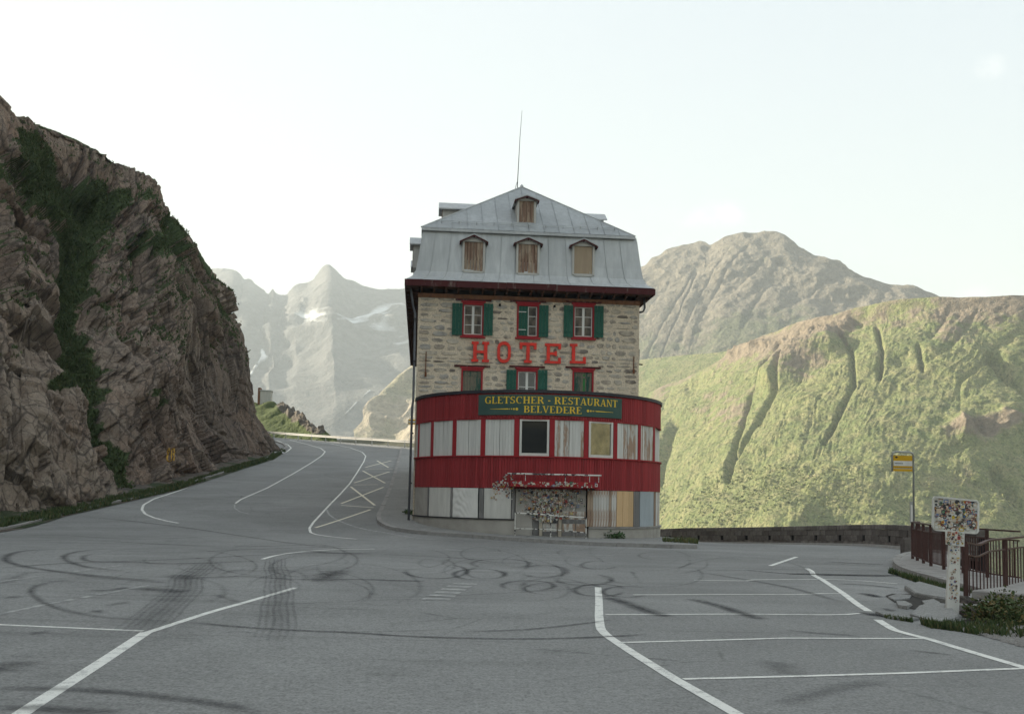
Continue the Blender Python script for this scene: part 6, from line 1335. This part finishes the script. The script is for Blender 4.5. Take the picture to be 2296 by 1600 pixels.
def weed(px, py, rad, h, label, n=160, size=.09, mat=None, group='weeds at the foot of the hotel', seed=0, cat='weed', name='weed', dz=None, stalks=9):
    g = gp(px, py); z = float(gz(g[0], g[1]))+(KH if dz is None else dz); e = empty(name, (g[0], g[1], z), label, cat, group=group); V, t = leaves(n, rad, h, size, seed+int(px))
    tris('foliage', V, mat or M_LEAF, e, per=4, attrs={'tint': t}); b = MB(); r = random.Random(seed)
    for k in range(stalks): a = r.uniform(0, 6.28); q = r.uniform(.1, .8)*rad; b.tube([(q*.4*math.cos(a), q*.4*math.sin(a), -.03), (q*math.cos(a), q*math.sin(a), h*r.uniform(.4, .75))], [.010, .004], 4, False)
    b.build('stem', M_BUSH, e)
weed(1340, 1212, .30, .24, 'leftmost of three green weed clumps growing below the boarded ground floor'); weed(1362, 1213, .26, .30, 'middle one of three green weed clumps growing below the boarded ground floor'); weed(1386, 1214, .24, .28, 'rightmost of three green weed clumps growing below the boarded ground floor')
weed(1121, 1198, .16, .2, 'small green weed at the left foot of the white tube barrier', 70, .07); weed(919, 1159, .28, .26, 'green weed growing under the downpipe at the hotel corner', 120, .09)
weed(2300, 1402, .48, .42, 'dense green bush with brown tips at the edge of the forecourt', 800, .055, M_BUSH, None, 3, 'bush', 'bush', 0., 30)
weed(2225, 1392, .42, .40, 'brownish green bush beside the broken rock', 700, .07, M_BUSH, None, 4, 'bush', 'bush', 0., 16)
weed(2258, 1388, .40, .50, 'dry brown leaved bush behind the dense green bush', 600, .06, M_BUSH, None, 5, 'bush', 'bush', 0., 20)
def verge(px_pairs, n, h, label, mat=None, dz=0., wd=.02):
    A = np.array([gp(a, b) for a, b in px_pairs[0]]); Bq = np.array([gp(a, b) for a, b in px_pairs[1]]); u = NR.uniform(0, len(A)-1.001, n); i = u.astype(int); f = (u-i)[:, None]; w = NR.uniform(0, 1, n)[:, None]
    cl = vnoise(np.stack([u*5, w[:, 0]*3, u*0], -1), 812); keep = cl > -.35
    P = ((A[i]*(1-f)+A[i+1]*f)*(1-w)+(Bq[i]*(1-f)+Bq[i+1]*f)*w)[keep]; P[:, 2] = gz(P[:, 0], P[:, 1])+dz
    V, t = blades(P, np.tile([0, 0, 1.], (len(P), 1)), h*NR.uniform(.4, 1.3, len(P)), wd); o = tris('verge_grass', V, mat or M_BLADES, attrs={'tint': t}); return tag(o, label, 'grass', kind='stuff')
verge(([(-10, 1190), (140, 1158), (280, 1126), (400, 1098), (480, 1072), (560, 1046), (612, 1030), (640, 1012)], [(-10, 1172), (140, 1144), (280, 1113), (400, 1087), (480, 1062), (560, 1038), (606, 1025), (625, 1006)]), 9000, .22, 'dark grass strip along the foot of the rock cliff', wd=.05)
verge(([(2000, 1282), (2060, 1302), (2118, 1318), (2163, 1330), (2215, 1344)], [(1992, 1284), (2058, 1306), (2112, 1324), (2158, 1337), (2210, 1352)]), 1500, .12, 'thin weedy grass along the kerb of the bus stop platform')
verge(([(2060, 1398), (2120, 1402), (2180, 1404), (2240, 1402), (2330, 1400)], [(2090, 1408), (2140, 1414), (2200, 1424), (2260, 1432), (2340, 1440)]), 750, .11, 'patchy grass and weeds in front of the sticker covered sign')
verge(([(1980, 1382), (2040, 1390)], [(1990, 1386), (2050, 1396)]), 120, .06, 'few grass blades in the cracked asphalt seam')
verge(([(1486, 1216), (1530, 1217), (1565, 1220)], [(1486, 1222), (1530, 1224), (1565, 1227)]), 420, .14, 'dry grass tuft at the end of the pavement beside the hotel', M_BUSH, KH)
def verge_bank():                                            # grassy bank between the kerb and the rock
    A = resample(np.array([gp(a, b)[:2] for a, b in [(-40, 1198), (140, 1158), (280, 1126), (400, 1098), (480, 1072), (560, 1046), (612, 1030), (640, 1012)]]), .5); n = len(A)
    G = np.stack([A+np.array([-1., .25])*k for k in (-.1, .3, .8, 1.5, 2.5, 4., 6.)], 1); H = np.array([.03, .06, .10, .16, .26, .4, .6])
    Z = gz(G[..., 0], G[..., 1])+H[None]*(.8+.35*fbm(np.dstack([G*.5, G[..., :1]*0]), 3, 840)); z0 = np.zeros(Z.shape)
    struct(grid('verge', np.dstack([G, Z]), M_BANK, attrs={'grass': np.clip(.42+.5*fbm(np.dstack([G*.7, G[..., :1]*0]), 3, 841), 0, 1), 'dark_tone': z0, 'crack': z0}), 'narrow grassy bank between the road kerb and the rock cliff')
M_BANK = m_rock('verge_ground', (.10, .085, .07), (.22, .19, .16), (.16, .12, .09), (.036, .056, .022), (.060, .080, .032))
verge_bank()
# gutter kerb at the foot of the cliff
def cliff_kerb():
    P = gpath([(-40, 1204), (0, 1194), (140, 1162), (280, 1129), (330, 1118), (400, 1100.5), (480, 1073), (560, 1047), (612, 1029), (640, 1015), (655, 1004), (648, 996), (620, 988)], .9); n = len(P)
    T = np.gradient(P, axis=0); T /= np.linalg.norm(T, axis=1, keepdims=True); Nn = np.stack([-T[:, 1], T[:, 0]], -1); g0 = None
    root = None
    for i in range(n-1):
        a, c = P[i], P[i+1]; q = Nn[i]; off = .42; d = (c-a)/np.linalg.norm(c-a)*.006; cs = [a+d+q*off, c-d+q*off, c-d+q*(off+.22), a+d+q*(off+.22)]; b = MB(); h = .11+RND.uniform(-.012, .012)
        b.add([(p[0], p[1], gz(*p)-.1) for p in cs]+[(p[0], p[1], gz(*p)+h) for p in cs], [(3, 2, 1, 0), (4, 5, 6, 7), (0, 1, 5, 4), (1, 2, 6, 5), (2, 3, 7, 6), (3, 0, 4, 7)])
        o = b.build('kerb_stone', M_KERB, root)
        if root is None: o.name = 'kerb'; struct(o, 'grey kerb stones between the road and the foot of the cliff'); root = o
cliff_kerb()
rock('snow_patch', 625, 1016, (.5, .42, .12), 'small white snow patch in the ditch at the end of the cliff', simple('old_snow', (.70, .72, .74), (.55, .56, .57), 3, .8, .2), 13)
# ================================================================== CRASH BARRIER AND HUT BEYOND THE BEND
def guard():
    pts = [at(560, 974, 121.5)[:2], at(600, 974, 119)[:2], at(680, 979, 114.)[:2], at(760, 984, 110)[:2], at(840, 988, 106.5)[:2], at(925, 993, 103.)[:2], (-6, 101), (-2, 100)]; P = resample(crv(pts, 60), .5); n = len(P)
    e = empty('crash_barrier', (P[0][0], P[0][1], 0), 'pale steel crash barrier along the outside of the far bend', 'barrier'); o0 = np.array([P[0][0], P[0][1], 0])
    prof = [(.0, .50), (.05, .54), (-.03, .60), (-.03, .66), (.05, .72), (.0, .76)]; T = np.gradient(P, axis=0); T /= np.linalg.norm(T, axis=1, keepdims=True); Nn = np.stack([T[:, 1], -T[:, 0]], -1)
    if (Nn[n//2]@np.array([0, 1.])) > 0: Nn = -Nn
    G = np.stack([np.column_stack([P+Nn*d, gz(*P.T)+h]) for d, h in prof], 1)-o0; grid('beam', G, M_GALVB, e, smooth=False)
    s = 0
    for k in range(0, n, 5): p = P[k]-Nn[k]*.08; z = float(gz(*p)); MB().b6(p[0]-o0[0]-.05, p[0]-o0[0]+.05, p[1]-o0[1]-.06, p[1]-o0[1]+.06, z-.6, z+.74).build('post', M_GALVB, e)
M_GALVB = simple('galvanised_barrier', (.50, .50, .48), (.40, .40, .385), 4, .5, 0, 3)
guard()
def hut():
    a = at(595, 904, 139.); e = empty('hut', (a[0], a[1], a[2]-.4), 'small pale box hut on the grassy knoll beyond the bend', 'hut', .1); MB().b6(-.75, .72, 0, 1.6, 0, 2.15).build('wall', M_DORM, e); MB().b6(-.85, .82, -.1, 1.7, 2.152, 2.27).build('roof', M_ZINC, e)
    MB().b6(-1.1, -.752, .1, 1.5, 0, 2.6).build('annex', M_FRIEZE, e); MB().b6(-.3, .35, -.03, -.001, .02, .5).build('hatch', M_IRON, e)
hut()
# yellow survey mark painted on the rock
from mathutils.bvhtree import BVHTree
def rock_paint():
    me = CLIFF.data; bv = BVHTree.FromObject(CLIFF, bpy.context.evaluated_depsgraph_get()); b = MB(); T2 = []
    S = [[(8, 8), (22, 0), (34, 6), (35, 50), (14, 96), (12, 140), (4, 200)], [(4, 20), (2, 110), (0, 205), (40, 215), (60, 210)], [(82, 0), (112, -4), (116, 60), (104, 100), (112, 205)], [(82, 0), (76, 60), (70, 205)], [(74, 100), (104, 98)]]
    b = MB(); k = 0
    for L in S:
        pts = resample(np.array([(667.6+(278+x*1.0)*.25*1.0-0, 952.9) for x, y in L]), 1) if False else np.array([(600+(275+x)*.25, 1700+(368+y)*.25) for x, y in L])/1.784
        pts = resample(pts, 1.2); W_ = []
        for px, py in pts:
            d = pxdir(px, py); h = bv.ray_cast(Vector((0, 0, CAMH)), Vector(d))
            if h[0] is not None: W_.append(np.array(h[0])+np.array(h[1])*(.05 if h[1].dot(Vector(d)) < 0 else -.05))
        for i in range(len(W_)-1):
            k += 1; b.bar(W_[i], W_[i+1], .07, .03)
    o = b.build('rock_marking', simple('yellow_marking_paint', (.60, .36, .06), (.45, .27, .06), 5, .8), CLIFF)
rock_paint()
# ================================================================== HAZE
def haze():
    b = MB(); b.b6(-2150, 2150, -2150, 2750, -84, 470)
    m = bpy.data.materials.new('haze_air'); m.use_nodes = True; n = m.node_tree.nodes; n.clear()
    out = n.new('ShaderNodeOutputMaterial'); v = n.new('ShaderNodeVolumePrincipled'); m.node_tree.links.new(v.outputs[0], out.inputs['Volume'])
    v.inputs['Color'].default_value = (.80, .91, .98, 1); v.inputs['Density'].default_value = HAZE_DENSITY; v.inputs['Anisotropy'].default_value = .12
    o = b.build('haze', m); tag(o, 'pale evening haze hanging in the mountain air', None, kind='stuff')
HAZE_DENSITY = .00033
haze()
